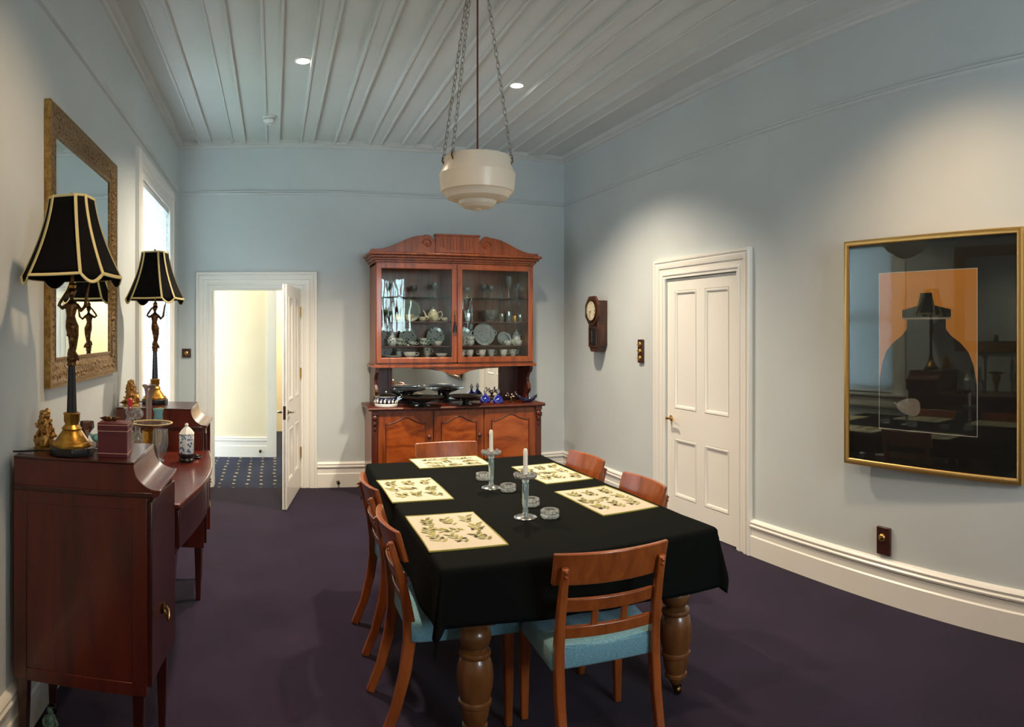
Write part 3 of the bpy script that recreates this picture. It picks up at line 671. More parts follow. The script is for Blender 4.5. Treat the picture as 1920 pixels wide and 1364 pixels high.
o = MB().lathe([(0, 0), (.02, 0), (.034, .02), (.03, .055), (.014, .07), (.018, .085), (.014, .085), (0, .06)], (0, 0, 0), 18).build('cream_jug', 'blue_china', loc=(sight(748, 6.74), 6.74, SH[0])); tag(o, 'blue and white cream jug behind the flat saucer', 'jug')
WC = 'leaf-dotted white teacup '
cup(882, 6.69, SH[1], .044, .052, 'leaf_china', WC+'at the bottom of the stack left of the cake plate', -1); cup(882, 6.69, SH[1]+.042, .044, .052, 'leaf_china', WC+'on top of the stack left of the cake plate', -1)
cup(952, 6.69, SH[1], .046, .05, 'leaf_china', WC+'in front of the small leaf-dotted plate', 1); cup(972, 6.67, SH[1], .044, .05, 'leaf_china', WC+'in front of the white coffee pot', -1)
for i, (px, y, sg, w) in enumerate(((866, 6.70, -1, 'at the left end of the bottom right row'), (881, 6.68, -1, 'second from the left in the bottom right row'), (904, 6.67, -1, 'third from the left in the bottom right row'), (920.5, 6.71, 1, 'in the middle of the bottom right row, handle right'), (944.5, 6.68, 1, 'second from the right in the bottom right row'), (961.5, 6.71, 1, 'at the right end of the bottom right row'))):
    cup(px, y, SH[0], .041, .068, 'leaf_china', WC+w, sg)
goblet('flute_glass', (sight(974, 6.75), 6.75, SH[0]), .15, .022, 'clear', 'slim flute glass right of the bottom row of teacups', 'glass', None, .6)

# ---------------------------------------------------------------- things on the hutch counter
CZ = .868
tin = thing('biscuit_barrel', 'low navy and white relief biscuit barrel with pewter lid', 'biscuit barrel', (sight(724, 6.56), 6.56, CZ))
MB().lathe([(0, 0), (.108, 0), (.112, .012), (.112, .022), (.108, .028)], (0, 0, 0), 32).build('base_band', 'porcelain', tin)
mb = MB().lathe([(.106, .026), (.109, .032), (.109, .085), (.106, .09), (0, .09)], (0, 0, 0), 32, 0)
rnd = random.Random(3)
for i in range(17):
    a = 2*PI*i/17; h = rnd.uniform(.010, .022)
    mb.ball((.107*math.cos(a), .107*math.sin(a), .03+h), .012, 8, 6, 1, (1, 1, h/.012)); mb.ball((.108*math.cos(a+.08), .108*math.sin(a+.08), .035+2*h), .006, 8, 6, 1)
mb.build('relief_body', ['navy', 'porcelain'], tin)
MB().lathe([(.112, .09), (.108, .1), (.08, .115), (.03, .122), (.01, .126), (.013, .136), (.008, .144), (0, .145)], (0, 0, 0), 32).build('lid', 'pewter', tin)
MB().tube([(-.11, 0, .095), (-.118, 0, .14), (-.128, 0, .18)], .004, 6).build('bail_handle', 'brass', tin)
def footed_bowl(px, y, r, h, label, tall=False):
    t = thing('footed_bowl', label, 'bowl', (sight(px, y), y, CZ), 0, 'dark footed bowls on the hutch counter')
    if tall:
        MB().lathe([(0, h*.78), (r*.25, h*.79), (r*.65, h*.86), (r*.97, h*.97), (r, h), (r*.97, h), (r*.6, h*.90), (r*.25, h*.83), (0, h*.82)], (0, 0, 0), 40).build('dish', 'bowl', t)
        MB().lathe([(0, 0), (.052, 0), (.052, h*.04), (.022, h*.09), (.014, h*.3), (.018, h*.6), (.04, h*.78), (0, h*.79)], (0, 0, 0), 28).build('foot', 'bowl', t)
    else:
        MB().lathe([(r*.30, h*.45), (r*.62, h*.68), (r*.97, h*.94), (r, h), (r*.97, h), (r*.6, h*.76), (r*.25, h*.58), (0, h*.56), (0, h*.45)], (0, 0, 0), 40).build('dish', 'bowl', t)
        MB().lathe([(0, 0), (r*.34, 0), (r*.34, h*.06), (r*.2, h*.14), (r*.15, h*.35), (r*.30, h*.47), (0, h*.47)], (0, 0, 0), 28).build('foot', 'bowl', t)
    MB().lathe([(r*.965, h*.985), (r*1.0, h*.985), (r*1.006, h*1.0), (r*.985, h*1.012), (r*.965, h*1.0)], (0, 0, 0), 40).build('rim_band', 'pewter', t)
    return t
footed_bowl(770, 6.735, .165, .148, 'dark footed bowl at the back left, in front of the mirror', True)
footed_bowl(839, 6.735, .165, .152, 'dark footed bowl at the back right, in front of the mirror', True)
footed_bowl(792, 6.465, .212, .096, 'largest dark footed bowl, at the front beside the biscuit barrel')
footed_bowl(873, 6.49, .180, .094, 'dark footed bowl at the front beside the cobalt bottles')
for px, y, lb in ((910, 6.66, 'cobalt scent bottle further back by the hutch mirror'), (934, 6.55, 'cobalt scent bottle further forward by the gilt trinket')):
    t = thing('scent_bottle', lb, 'bottle', (sight(px, y), y, CZ), 0, 'cobalt scent bottles')
    MB().lathe([(0, 0), (.045, 0), (.055, .012), (.052, .035), (.035, .06), (.014, .075), (.012, .09), (.016, .094), (0, .096)], (0, 0, 0), 24).build('bottle_body', 'cobalt', t)
    MB().lathe([(0, .096), (.009, .098), (.02, .112), (.016, .128), (.006, .14), (.008, .148), (0, .154)], (0, 0, 0), 8).build('stopper', 'crystal', t)
t = thing('trinket_spray', 'small gilt and silver spray of berries on the hutch counter', 'ornament', (sight(962, 6.56), 6.56, CZ))
mb = MB(); rnd = random.Random(8)
for i in range(12):
    a = rnd.uniform(0, 2*PI); r = rnd.uniform(.02, .085); h = rnd.uniform(.05, .10)
    mb.tube([(0, 0, .0), (r*.4*math.cos(a), r*.4*math.sin(a)*.6, h*.7), (r*math.cos(a), r*math.sin(a)*.6, h)], .0025, 5)
mb.build('stems', 'brass_dark', t)
mb = MB(); rnd = random.Random(8)
for i in range(12):
    a = rnd.uniform(0, 2*PI); r = rnd.uniform(.02, .085); h = rnd.uniform(.05, .10)
    mb.ball((r*math.cos(a), r*math.sin(a)*.6, h), .010, 8, 6)
mb.build('berries', 'silver', t)
MB().lathe([(0, 0), (.03, 0), (.03, .008), (.01, .014), (0, .02)], (0, 0, 0), 14).build('base', 'brass_dark', t)
t = thing('navy_duck_dish', 'navy glazed boat-shaped dish with pointed ends at the right of the hutch counter', 'dish', (sight(989, 6.53), 6.53, CZ))
def boat(u, v):
    x = (u-.5)*.21; w = .045*math.sin(PI*u)**.7; a = PI*v; z = .018+.040*(2*u-1)**2*(.4+.6*abs(2*u-1))
    return (x, w*math.cos(a), max(0.0, z+.022-(.028+.014*(1-abs(2*u-1)))*math.sin(a)))
MB().grid(boat, 16, 10).build('hull', 'navy', t, solid=.004)

# ---------------------------------------------------------------- dining table
TX0, TX1, TY0, TY1, TZ = .60, 1.755, 2.36, 4.30, .752
tcx, tcy = (TX0+TX1)/2, (TY0+TY1)/2
table = thing('dining_table', 'large dining table on bulbous turned legs under a black cloth', 'table', (tcx, tcy, 0))
MB().box((TX0, TY0, TZ-.03), (TX1, TY1, TZ)).build('tabletop', 'oak', table, world=True, bevel=.008)
mb = MB()
for a, b in (((TX0+.11, TY0+.11), (TX1-.11, TY0+.14)), ((TX0+.11, TY1-.14), (TX1-.11, TY1-.11)), ((TX0+.11, TY0+.11), (TX0+.14, TY1-.11)), ((TX1-.14, TY0+.11), (TX1-.11, TY1-.11))):
    mb.box((a[0], a[1], TZ-.15), (b[0], b[1], TZ-.03))
mb.build('apron', 'oak', table, world=True, bevel=.003)
LEGP = [(0, .50), (.055, .50), (.056, .492), (.045, .486), (.045, .474), (.058, .462), (.064, .435), (.058, .408), (.043, .395), (.043, .387), (.060, .380), (.063, .371), (.060, .362), (.055, .358), (.062, .345), (.070, .315), (.072, .28), (.068, .24), (.060, .205), (.058, .198), (.064, .192), (.064, .180), (.057, .174), (.057, .162), (.053, .135), (.046, .112), (.044, .104), (.049, .099), (.049, .088), (.038, .083), (.033, .07), (.025, .056), (.022, .052), (0, .052)]
for lx in (.757, 1.665):
    for ly in (2.51, 4.15):
        lg = MB().lathe(LEGP, (lx, ly, 0), 32).box((lx-.062, ly-.062, .49), (lx+.062, ly+.062, TZ-.03)).build('leg', 'oak', table, world=True)
        mb = MB().lathe([(0, .035), (.016, .035), (.02, .05), (.02, .06), (0, .06)], (lx, ly, 0), 14)
        mb.lathe([(0, -.011), (.018, -.011), (.021, -.006), (.021, .006), (.018, .011), (0, .011)], (lx+.008, ly, .0215), 16, 0, Matrix.Rotation(PI/2, 4, 'Y'))
        mb.box((lx-.007, ly-.012, .02), (lx-.004, ly+.012, .045)); mb.box((lx+.020, ly-.012, .02), (lx+.023, ly+.012, .045))
        mb.build('caster', 'brass_dark', lg, world=True)
# the cloth: flat on the top, falling in folds over the edges
ROT = math.radians(-2.2)
hx, hy = (TX1-TX0)/2+.006, (TY1-TY0)/2+.006
def drape(u, v):
    X = -hx-.205+u*(2*hx+.205+.150); Y = -hy-.235+v*(2*hy+.235+.165)
    x = X*math.cos(ROT)-Y*math.sin(ROT); y = X*math.sin(ROT)+Y*math.cos(ROT)
    cx = min(max(x, -hx), hx); cy = min(max(y, -hy), hy)
    dx, dy = x-cx, y-cy; d = math.hypot(dx, dy); zt = .0035
    if d < 1e-6: return (tcx+x, tcy+y, TZ+zt)
    nx, ny = dx/d, dy/d; R = .012
    corner = min(1.0, 2.2*min(abs(dx), abs(dy))/max(d, 1e-6))
    s = (cx*1.0 if abs(dy) > abs(dx) else cy*1.0)
    if d < R*PI/2:
        a = d/R; off = R*math.sin(a); dz = R*(1-math.cos(a))
    else:
        h = d-R*PI/2; fold = .5+.5*math.sin(s*17+1.3*math.sin(s*6.1))
        off = R+h*(.03+.07*fold+.20*corner*(.5+.5*math.cos(6*math.atan2(abs(dy), abs(dx))))); dz = R+h*.985
    return (tcx+cx+nx*off, tcy+cy+ny*off, TZ+zt-dz)
o = MB().grid(drape, 110, 160).build('tablecloth', 'cloth', loc=(tcx, tcy, TZ), world=True, solid=.002, angle=180)
tag(o, 'black tablecloth draped over the dining table with hanging corners', 'tablecloth')
CT = TZ+.0052                                              # top of the cloth

# placemats with printed olive sprigs
def sprig(mb, x, y, a, rnd, z):
    L = rnd.uniform(.085, .12); ca, sa = math.cos(a), math.sin(a)
    def P(u, v, h=0): return (x+u*ca-v*sa, y+u*sa+v*ca, z+h)
    mb.add([P(-L/2, -.001), P(L/2, -.0006), P(L/2, .0006), P(-L/2, .001)], [(0, 1, 2, 3)], 2)
    for i in range(7):
        u = -L/2+L*(i+.6)/7; sg = 1 if i % 2 else -1; la = sg*rnd.uniform(.5, .9); ll = rnd.uniform(.038, .056); w = .0085
        c2, s2 = math.cos(la), math.sin(la); q = []
        for t, ww in ((0, 0), (.3, .9), (.55, 1), (.8, .6), (1, 0), (.8, -.6), (.55, -1), (.3, -.9)):
            lu, lv = ll*t, w*ww*.9; q.append(P(u+lu*c2-lv*s2, lu*s2+lv*c2, .0003+.00004*i))
        mb.add(q, [tuple(range(8))], 2 if rnd.random() < .6 else 3)
    for i in range(rnd.choice((1, 2, 2))):
        u = rnd.uniform(-.3, .4)*L; v = rnd.choice((-1, 1))*rnd.uniform(.012, .022); b = rnd.uniform(0, PI)
        q = [P(u+.011*math.cos(t)*math.cos(b)-.007*math.sin(t)*math.sin(b), v+.011*math.cos(t)*math.sin(b)+.007*math.sin(t)*math.cos(b), .0008) for t in [2*PI*k/12 for k in range(12)]]
        mb.add(q, [tuple(range(12))], 4)
def placemat(x, y, rz, L, Wd, seed, label):
    rnd = random.Random(seed); mb = MB(); t = .003
    def f(u, v):
        a, b = (u-.5)*L, (v-.5)*Wd
        return (a+.004*math.sin(9*b+seed), b+.005*math.sin(7*a+2*seed), t+.0012*(1+math.sin(11*a+seed)*math.sin(13*b)))
    n, m = 16, 12
    mb.grid(f, n, m, 0)
    for i, fc in enumerate(mb.f):
        iu, iv = divmod(i, m)
    E = [f(i/40, 0) for i in range(40)]+[f(1, i/30) for i in range(30)]+[f(1-i/40, 1) for i in range(40)]+[f(0, 1-i/30) for i in range(30)]
    mb.tube([(p[0], p[1], t-.0005) for p in E], .0042, 6, 1, closed=True, flat=.75)
    for (a, b) in ((0, 0), (-.27, -.31), (.25, .30), (-.25, .29), (.27, -.29), (0, .33), (0, -.33), (-.24, .0), (.25, -.0)):
        sprig(mb, a*L+rnd.uniform(-.012, .012), b*Wd+rnd.uniform(-.01, .01), rnd.uniform(-.38, .38)+(PI/2 if abs(a) < .05 and abs(b) < .05 else 0), rnd, t+.0030)
    o = mb.build('placemat', ['mat', 'mat_edge', 'leaf', 'leaf2', 'olive'], loc=(x, y, CT)); o.rotation_euler.z = rz
    return tag(o, label, 'placemat', 'olive sprig placemats')
placemat(1.103, 4.232, .03, .455, .31, 1, 'olive-sprig placemat at the far end in front of the hutch')
placemat(.728, 3.545, PI/2+.02, .50, .31, 2, 'olive-sprig placemat on the left side, further from the front chair')
placemat(.745, 2.785, PI/2-.03, .50, .315, 3, 'olive-sprig placemat on the left side, nearest the front')
placemat(1.585, 3.72, PI/2+.04, .51, .29, 4, 'olive-sprig placemat on the right side, further from the front chair')
placemat(1.578, 3.02, PI/2+.05, .51, .30, 5, 'olive-sprig placemat on the right side, nearest the closed door')

# candlesticks, candles and votives
def candlestick(x, y, label, clabel):
    t = thing('candlestick', label, 'candlestick', (x, y, CT), 0, 'glass and silver candlesticks')
    MB().lathe([(0, 0), (.052, 0), (.053, .003), (.050, .007), (.03, .013), (.014, .018), (.011, .025), (0, .025)], (0, 0, 0), 28).build('base', 'silver', t)
    MB().lathe([(0, .024), (.012, .024), (.014, .032), (.011, .04), (.013, .05), (.0145, .10), (.0155, .150), (.012, .156), (.016, .162), (.016, .172), (0, .172)], (0, 0, 0), 20).build('stem', 'solid_glass', t)
    MB().lathe([(.009, .172), (.026, .174), (.050, .184), (.054, .192), (.048, .191), (.024, .181), (.012, .185), (.012, .194), (.008, .194)], (0, 0, 0), 32, 0, None, (1, 1), 0, (8, .05)).build('drip_pan', 'crystal', t)
    mb = MB()
    for i in range(12):
        a = 2*PI*i/12; mb.lathe([(0, -.012), (.008, -.006), (.010, .002), (.005, .010), (0, .012)], (.046*math.cos(a), .046*math.sin(a), .190+.004*(i % 2)), 6)
    mb.build('crystal_drops', 'crystal', t)
    MB().lathe([(0, .171), (.011, .171), (.0125, .196), (.0105, .197), (0, .19)], (0, 0, 0), 16).build('socket', 'silver', t)
    c = MB().lathe([(0, 0), (.0100, 0), (.0102, .004), (.0100, .10), (.0092, .116), (.005, .121), (0, .122)], (0, 0, 0), 16).build('candle', 'wax', loc=(x, y, CT+.1905)); tag(c, clabel, 'candle', 'white candles')
    MB().tube([(0, 0, .121), (.001, 0, .128), (.002, .001, .132)], .001, 5).build('wick', 'black', c)
candlestick(1.141, 3.483, 'glass-stemmed candlestick further back on the black cloth', 'white candle in the candlestick nearer the hutch')
candlestick(1.106, 2.881, 'glass-stemmed candlestick nearer the front on the black cloth', 'white candle in the candlestick nearer the front chair')
vp = [(0, 0), (.036, 0), (.041, .005), (.042, .013), (.039, .017), (.042, .022), (.041, .034), (.035, .038), (.024, .036), (.022, .020), (0, .018)]
for i, (x, y, lb) in enumerate(((1.165, 3.70, 'chunky glass votive holder behind the further candlestick'), (1.204, 3.39, 'chunky glass votive holder between the two candlesticks'), (1.206, 3.07, 'chunky glass votive holder just behind the nearer candlestick'), (1.210, 2.845, 'chunky glass votive holder nearest the front chair, alone'))):
    o = MB().lathe(vp, (0, 0, 0), 48, 0, None, (1, 1), 0, (12, .035)).build('votive_holder', 'votive_glass', angle=25, loc=(x, y, CT)); tag(o, lb, 'candle holder', 'glass votive holders')

# ---------------------------------------------------------------- dining chairs
chair0 = thing('dining_chair', 'cherry dining chair at the near end of the table, its back turned to the room', 'chair', (0, 0, 0), 0, 'dining chairs round the table')
def seat_mesh():
    n = 14
    def f(u, v):
        a = 2*u-1; b = 2*v-1; hw = .212+.025*v
        x = a*hw; y = -.205+.43*v
        e = max(0, 1-(max(abs(a), abs(b)))**6)
        return (x, y, .462+.022*(1-a*a)*(1-b*b)+.0*e)
    mb = MB().grid(f, n, n)
    ring = [f(i/n, 0) for i in range(n)]+[f(1, i/n) for i in range(n)]+[f(1-i/n, 1) for i in range(n)]+[f(0, 1-i/n) for i in range(n)]
    k = len(ring); vs = [(p[0]*1.015, p[1]*1.01, .45) for p in ring]+[(p[0]*1.015, p[1]*1.01, .39) for p in ring]+[(p[0]*.99, p[1]*.99, .383) for p in ring]
    top = [(p[0], p[1], p[2]) for p in ring]
    al = top+vs; fs = []
    for L in range(3):
        for i in range(k): j = (i+1) % k; fs.append((L*k+i, L*k+j, (L+1)*k+j, (L+1)*k+i))
    fs.append(tuple(range(3*k, 4*k)))
    return mb.add(al, fs)
sm = seat_mesh(); so = sm.build('seat', 'blue', chair0, angle=70)
bm = bmesh.new(); bm.from_mesh(so.data); bmesh.ops.remove_doubles(bm, verts=bm.verts, dist=.0005); bmesh.ops.recalc_face_normals(bm, faces=bm.faces); bm.to_mesh(so.data); bm.free()
for sg in (-1, 1):
    MB().bar([(sg*.207, .192, 0), (sg*.207, .192, .2), (sg*.205, .190, .384)], [.028, .036, .042], [.028, .036, .042], (1, 0, 0)).build('leg', 'chair', chair0, bevel=.004)
    pts = [(sg*.186, -.315, 0), (sg*.186, -.265, .12), (sg*.187, -.228, .26), (sg*.188, -.212, .38), (sg*.188, -.214, .47), (sg*.187, -.232, .58), (sg*.186, -.258, .68), (sg*.186, -.285, .775)]
    MB().bar(pts, [.030, .032, .033, .034, .034, .032, .030, .026], [.036, .040, .046, .048, .044, .034, .028, .022], (1, 0, 0)).build('back_post', 'chair', chair0, bevel=.005)
def curve_board(hw, z0, z1, y0, bow, t, lean, n=14):
    vs = []; fs = []
    for i in range(n+1):
        x = -hw+2*hw*i/n; yb = y0-bow*(1-(x/hw)**2)
        for (yy, zz) in ((0, z0), (t, z0), (t-lean, z1), (-lean, z1)): vs.append((x, yb+yy, zz))
    for i in range(n):
        for k in range(4): k2 = (k+1) % 4; fs.append((i*4+k, i*4+k2, (i+1)*4+k2, (i+1)*4+k))
    fs += [(0, 1, 2, 3), tuple(range(n*4, n*4+4))]
    return MB().add(vs, fs)
curve_board(.220, .70, .822, -.238, .036, .022, .036).build('top_rail', 'chair', chair0, bevel=.005)
curve_board(.172, .598, .648, -.232, .022, .020, .012).build('back_slat', 'chair', chair0, bevel=.004)
curve_board(.172, .495, .540, -.213, .016, .020, .008).build('lower_rail', 'chair', chair0, bevel=.004)
for sg in (-1, 1): MB().bar([(sg*.058, -.222, .535), (sg*.058, -.240, .605)], .024, .014, (1, 0, 0)).build('spindle', 'chair', chair0, bevel=.002)
for sg in (-1, 1):
    mb = MB()
    for z in (.745, .762): mb.ball((sg*.186, -.297+(.762-z)*.2, z), .006, 8, 6)
    mb.build('peg', 'chair', chair0)
CG = 'dining chairs round the table'
chair0.location = (1.195, 2.430, 0); chair0.rotation_euler.z = math.radians(-6)
for x, y, rz, lb in ((.738, 2.825, -PI/2+.0, 'cherry dining chair on the left of the table, nearer the front'), (.758, 3.54, -PI/2+.02, 'cherry dining chair on the left of the table, nearer the hutch'),
        (1.580, 3.085, PI/2-.02, 'cherry dining chair on the right of the table, nearer the closed door'), (1.615, 3.82, PI/2+.05, 'cherry dining chair on the right of the table, nearer the back corner'),
        (1.185, 4.36, PI, 'cherry dining chair at the far end of the table, in front of the hutch')):
    dup(chair0, (x, y, 0), rz, lb, CG)

# ---------------------------------------------------------------- pendant light
PXc, PYc = 1.082, 3.54
pend = thing('pendant_lamp', 'white glass bowl pendant light hanging on three chains over the table', 'pendant light', (PXc, PYc, ZC-.012))
P = dict(parent=pend, world=True)
BT = 2.535
MB().lathe([(.172, BT), (.178, BT-.004), (.182, BT-.045), (.207, BT-.095), (.206, BT-.105), (.200, BT-.165), (.196, BT-.188), (.186, BT-.192), (.178, BT-.20), (.165, BT-.222), (.13, BT-.236), (.105, BT-.238), (.10, BT-.246), (.098, BT-.256), (.075, BT-.272), (.04, BT-.279), (0, BT-.281),
            (0, BT-.272), (.04, BT-.271), (.07, BT-.264), (.092, BT-.25), (.10, BT-.231), (.128, BT-.228), (.16, BT-.214), (.18, BT-.19), (.192, BT-.165), (.199, BT-.10), (.175, BT-.045), (.170, BT-.004)], (PXc, PYc, 0), 48).build('glass_bowl', 'milk', angle=22, **P)
MB().lathe([(0, BT-.276), (.022, BT-.278), (.026, BT-.284), (.012, BT-.290), (0, BT-.291)], (PXc, PYc, 0), 20).build('finial', 'milk', **P)
MB().lathe([(0, ZC-.012), (.065, ZC-.012), (.06, ZC-.03), (.03, ZC-.05), (.012, ZC-.06), (0, ZC-.06)], (PXc, PYc, 0), 24).build('ceiling_rose', 'brass_dark', **P)
MB().tube([(PXc, PYc, ZC-.05), (PXc, PYc, BT-.05)], .005, 8).build('cord', 'brown_cord', **P)
MB().lathe([(0, BT-.16), (.022, BT-.16), (.022, BT-.09), (.016, BT-.05), (0, BT-.05)], (PXc, PYc, 0), 14).build('lamp_holder', 'brass_dark', **P)
for az in (-20, 165, 208):
    a = math.radians(az); p0 = Vector((PXc+.185*math.cos(a), PYc+.185*math.sin(a), BT-.02)); p1 = Vector((PXc+.045*math.cos(a), PYc+.045*math.sin(a), ZC-.045))
    dv = p1-p0; L = dv.length; dv.normalize(); n = int(L/.031); ux = dv.orthogonal().normalized(); uy = dv.cross(ux); mb = MB()
    for i in range(n):
        c = p0+dv*((i+.5)*L/n); s1 = ux if i % 2 else uy
        mb.tube([c+dv*(.021*math.cos(t))+s1*(.0095*math.sin(t)) for t in [2*PI*k/10 for k in range(10)]], .0021, 5, closed=True)
    mb.build('chain', 'iron', **P)
    MB().tube([p0+Vector((0, 0, .02)), p0+Vector((.006*math.cos(a), .006*math.sin(a), 0)), p0+Vector((-.006*math.cos(a), -.006*math.sin(a), -.02))], .004, 6).build('hook', 'brass_dark', **P)
# ceiling fittings
for i, (x, y, lb) in enumerate(((.205, 4.88, 'lit recessed downlight on the left of the ceiling, nearer the smoke detector'), (1.862, 5.04, 'lit recessed downlight on the right of the pendant chains'))):
    t = thing('downlight', lb, 'ceiling light', (x, y, ZC), 0, 'recessed ceiling downlights')
    MB().lathe([(.046, -.001), (.062, -.001), (.062, -.006), (.056, -.010), (.048, -.008)], (0, 0, 0), 28).build('trim_ring', 'plastic', t)
    MB().lathe([(0, -.0025), (.047, -.0025), (.047, -.006), (0, -.012)], (0, 0, 0), 24).build('lens', 'lit', t)
t = thing('smoke_detector', 'round white smoke detector on the ceiling near the back wall', 'smoke detector', (-.045, 6.10, ZC-.0202))
MB().lathe([(0, 0), (.055, 0), (.055, -.018), (.05, -.022), (0, -.022)], (0, 0, 0), 28).build('base', 'plastic', t)
MB().lathe([(0, -.024), (.046, -.024), (.05, -.03), (.05, -.045), (.04, -.058), (.026, -.062), (.026, -.07), (0, -.072)], (0, 0, 0), 28).build('sensor_head', 'plastic', t)

# ---------------------------------------------------------------- sideboard along the left wall
SY0, SY1 = 2.36, 4.42
sb = thing('sideboard', 'long mahogany sideboard with a raised box at each end, against the left wall', 'sideboard', (-.68, (SY0+SY1)/2, 0))
S = dict(parent=sb, world=True)
SBK = XL+.034                                          # its back, clear of the baseboard
def bow(y, o=0.0): return -.432+.097*(.5-.5*math.cos(2*PI*min(1, max(0, (y-SY0)/(SY1-SY0)))))+o
def bow_slab(y0, y1, z0, z1, o=0.0, n=24, back=SBK):
    pl = [(back, y0)]+[(bow(y0+(y1-y0)*i/n, o), y0+(y1-y0)*i/n) for i in range(n+1)]+[(back, y1)]
    return MB().prism(pl, 'z', z0, z1)
def bow_front(y0, y1, z0, z1, o, t, n=12):
    pl = [(bow(y0+(y1-y0)*i/n, o), y0+(y1-y0)*i/n) for i in range(n+1)]+[(bow(y0+(y1-y0)*i/n, o-t), y0+(y1-y0)*i/n) for i in reversed(range(n+1))]
    return MB().prism(pl, 'z', z0, z1)
NB, FBX = (SY0, 2.76), (4.02, SY1)
for (y0, y1) in (NB, FBX):
    bow_slab(y0+.004, y1-.004, .315, 1.012, -.012).build('pedestal', 'mahogany', bevel=.004, **S)
    ye, yi = (y0-.001, y0+.012) if y0 == SY0 else (y1+.001, y1-.012)
    xr = bow(y0)-.012
    MB().box((SBK+.05, ye+(.004 if y0 == SY0 else -.004), .36), (xr-.05, yi, .97)).build('side_panel', 'mahogany', **S)
    mb = MB().box((SBK, ye, .315), (SBK+.05, yi, 1.012)).box((xr-.05, ye, .315), (xr, yi, 1.012)).box((SBK+.05, ye, .315), (xr-.05, yi, .36)).box((SBK+.05, ye, .97), (xr-.05, yi, 1.012))
    mb.build('side_frame', 'mahogany', bevel=.001, **S)
    d = bow_front(y0+.02, y1-.02, .34, .995 if y0 == SY0 else .70, .004, .02).build('cupboard_door', 'mahogany_dark', bevel=.003, **S)
    yk = (y0+y1)/2
    mb = MB().lathe([(0, 0), (.02, .0), (.022, .004), (.008, .008), (0, .008)], (bow(yk)+.006, yk, .55), 14, 0, Matrix.Rotation(PI/2, 4, 'Y'), )
    mb.tube([(bow(yk)+.014, yk-.022, .552), (bow(yk)+.024, yk-.024, .535), (bow(yk)+.026, yk-.014, .512), (bow(yk)+.026, yk+.014, .512), (bow(yk)+.024, yk+.024, .535), (bow(yk)+.014, yk+.022, .552)], .004, 6)
    mb.build('drop_handle', 'brass', d, world=True)
    if y0 != SY0:
        dr = bow_front(y0+.02, y1-.02, .715, .995, .004, .02).build('drawer', 'mahogany_dark', bevel=.003, **S)
        mb = MB().tube([(bow(yk)+.004, yk-.03, .76), (bow(yk)+.020, yk-.026, .752), (bow(yk)+.024, yk, .745), (bow(yk)+.020, yk+.026, .752), (bow(yk)+.004, yk+.03, .76)], .0035, 6)
        mb.build('drawer_handle', 'brass_dark', dr, world=True)
    # raised box with hollow-curved front
    cv = [(SBK, 1.010), (-.425, 1.010), (-.408, 1.016), (-.398, 1.026), (-.394, 1.040)]
    cv += [(-.400-.090*math.sin(t), 1.128-.088*math.cos(t)+.0) for t in [i*PI/2/12 for i in range(1, 13)]]
    cv += [(-.492, 1.1285), (SBK, 1.1285)]
    bx = MB().prism(cv, 'y', y0+.0, y1).build('top_box', 'mahogany', bevel=.002, angle=25, **S)
    MB().box((SBK, y0-.007, 1.014), (-.424, y0+.0, 1.032)).build('bead_moulding', 'mahogany_dark', bx, world=True, bevel=.003)
    MB().box((SBK, y1, 1.014), (-.424, y1+.006, 1.032)).build('bead_moulding', 'mahogany_dark', bx, world=True, bevel=.003)
    MB().box((SBK, y0-.003, 1.1285), (-.489, y1+.003, 1.137)).build('box_top', 'mahogany_dark', bx, world=True, bevel=.003)
    for ly in (y0+.03, y1-.03):
        for lx in (SBK+.03, bow(ly)-.045):
            MB().bar([(lx, ly, 0), (lx, ly, .315)], [.026, .044], [.026, .044], (1, 0, 0)).build('leg', 'mahogany_dark', bevel=.003, **S)
bow_slab(NB[1]-.003, FBX[0]+.003, .872, .894, .020, 40).build('top', 'mahogany', bevel=.005, **S)
bow_slab(NB[1]-.004, FBX[0]+.004, .68, .872, -.012).build('apron', 'mahogany_dark', bevel=.003, **S)
for y0, y1, yk in ((2.80, 3.38, 0), (3.40, 3.98, 3.86)):
    dr = bow_front(y0, y1, .70, .858, .004, .02).build('drawer', 'mahogany_dark', bevel=.003, **S)
    if yk: MB().tube([(bow(yk)+.004, yk-.03, .76), (bow(yk)+.020, yk-.026, .752), (bow(yk)+.024, yk, .745), (bow(yk)+.020, yk+.026, .752), (bow(yk)+.004, yk+.03, .76)], .0035, 6).build('drawer_handle', 'brass_dark', dr, world=True)
for y0, sg in ((NB[1], 1), (FBX[0], -1)):               # curved spandrels of the kneehole
    sp = [(y0-.003*sg, .682), (y0+sg*.16, .682)]+[(y0+sg*.16*(1-math.sin(t)), .682-.20*(1-math.cos(t))) for t in [i*PI/2/10 for i in range(1, 11)]]
    MB().prism(sp, 'x', bow(y0)-.022, bow(y0)-.002).build('spandrel', 'mahogany_dark', **S)
BXZ = 1.137                                            # top of the raised boxes

# ---------------------------------------------------------------- table lamps
lampA = thing('table_lamp', 'bronze figure table lamp with black shade on the near sideboard box', 'table lamp', (-.745, 2.452, BXZ), 0, 'pair of bronze figure lamps')
MB().lathe([(0, 0), (.082, 0), (.084, .006), (.084, .026), (.080, .032), (0, .032)], (0, 0, 0), 8, 0, None, (1, 1), PI/8).build('foot', 'black', lampA, bevel=.003)
MB().lathe([(0, .032), (.074, .032), (.075, .040), (.070, .048), (.064, .050), (.055, .064), (.044, .078), (.037, .088), (.034, .092), (.039, .098), (.034, .104), (.026, .112), (.026, .118), (.030, .124), (.030, .148), (.033, .154), (.026, .158), (0, .158)], (0, 0, 0), 32).build('gilt_base', 'gold', lampA)
MB().lathe([(0, .156), (.0195, .156), (.0135, .332), (0, .332)], (0, 0, 0), 16, 0, None, (1, 1), 0, (8, .05)).build('column', 'black', lampA)
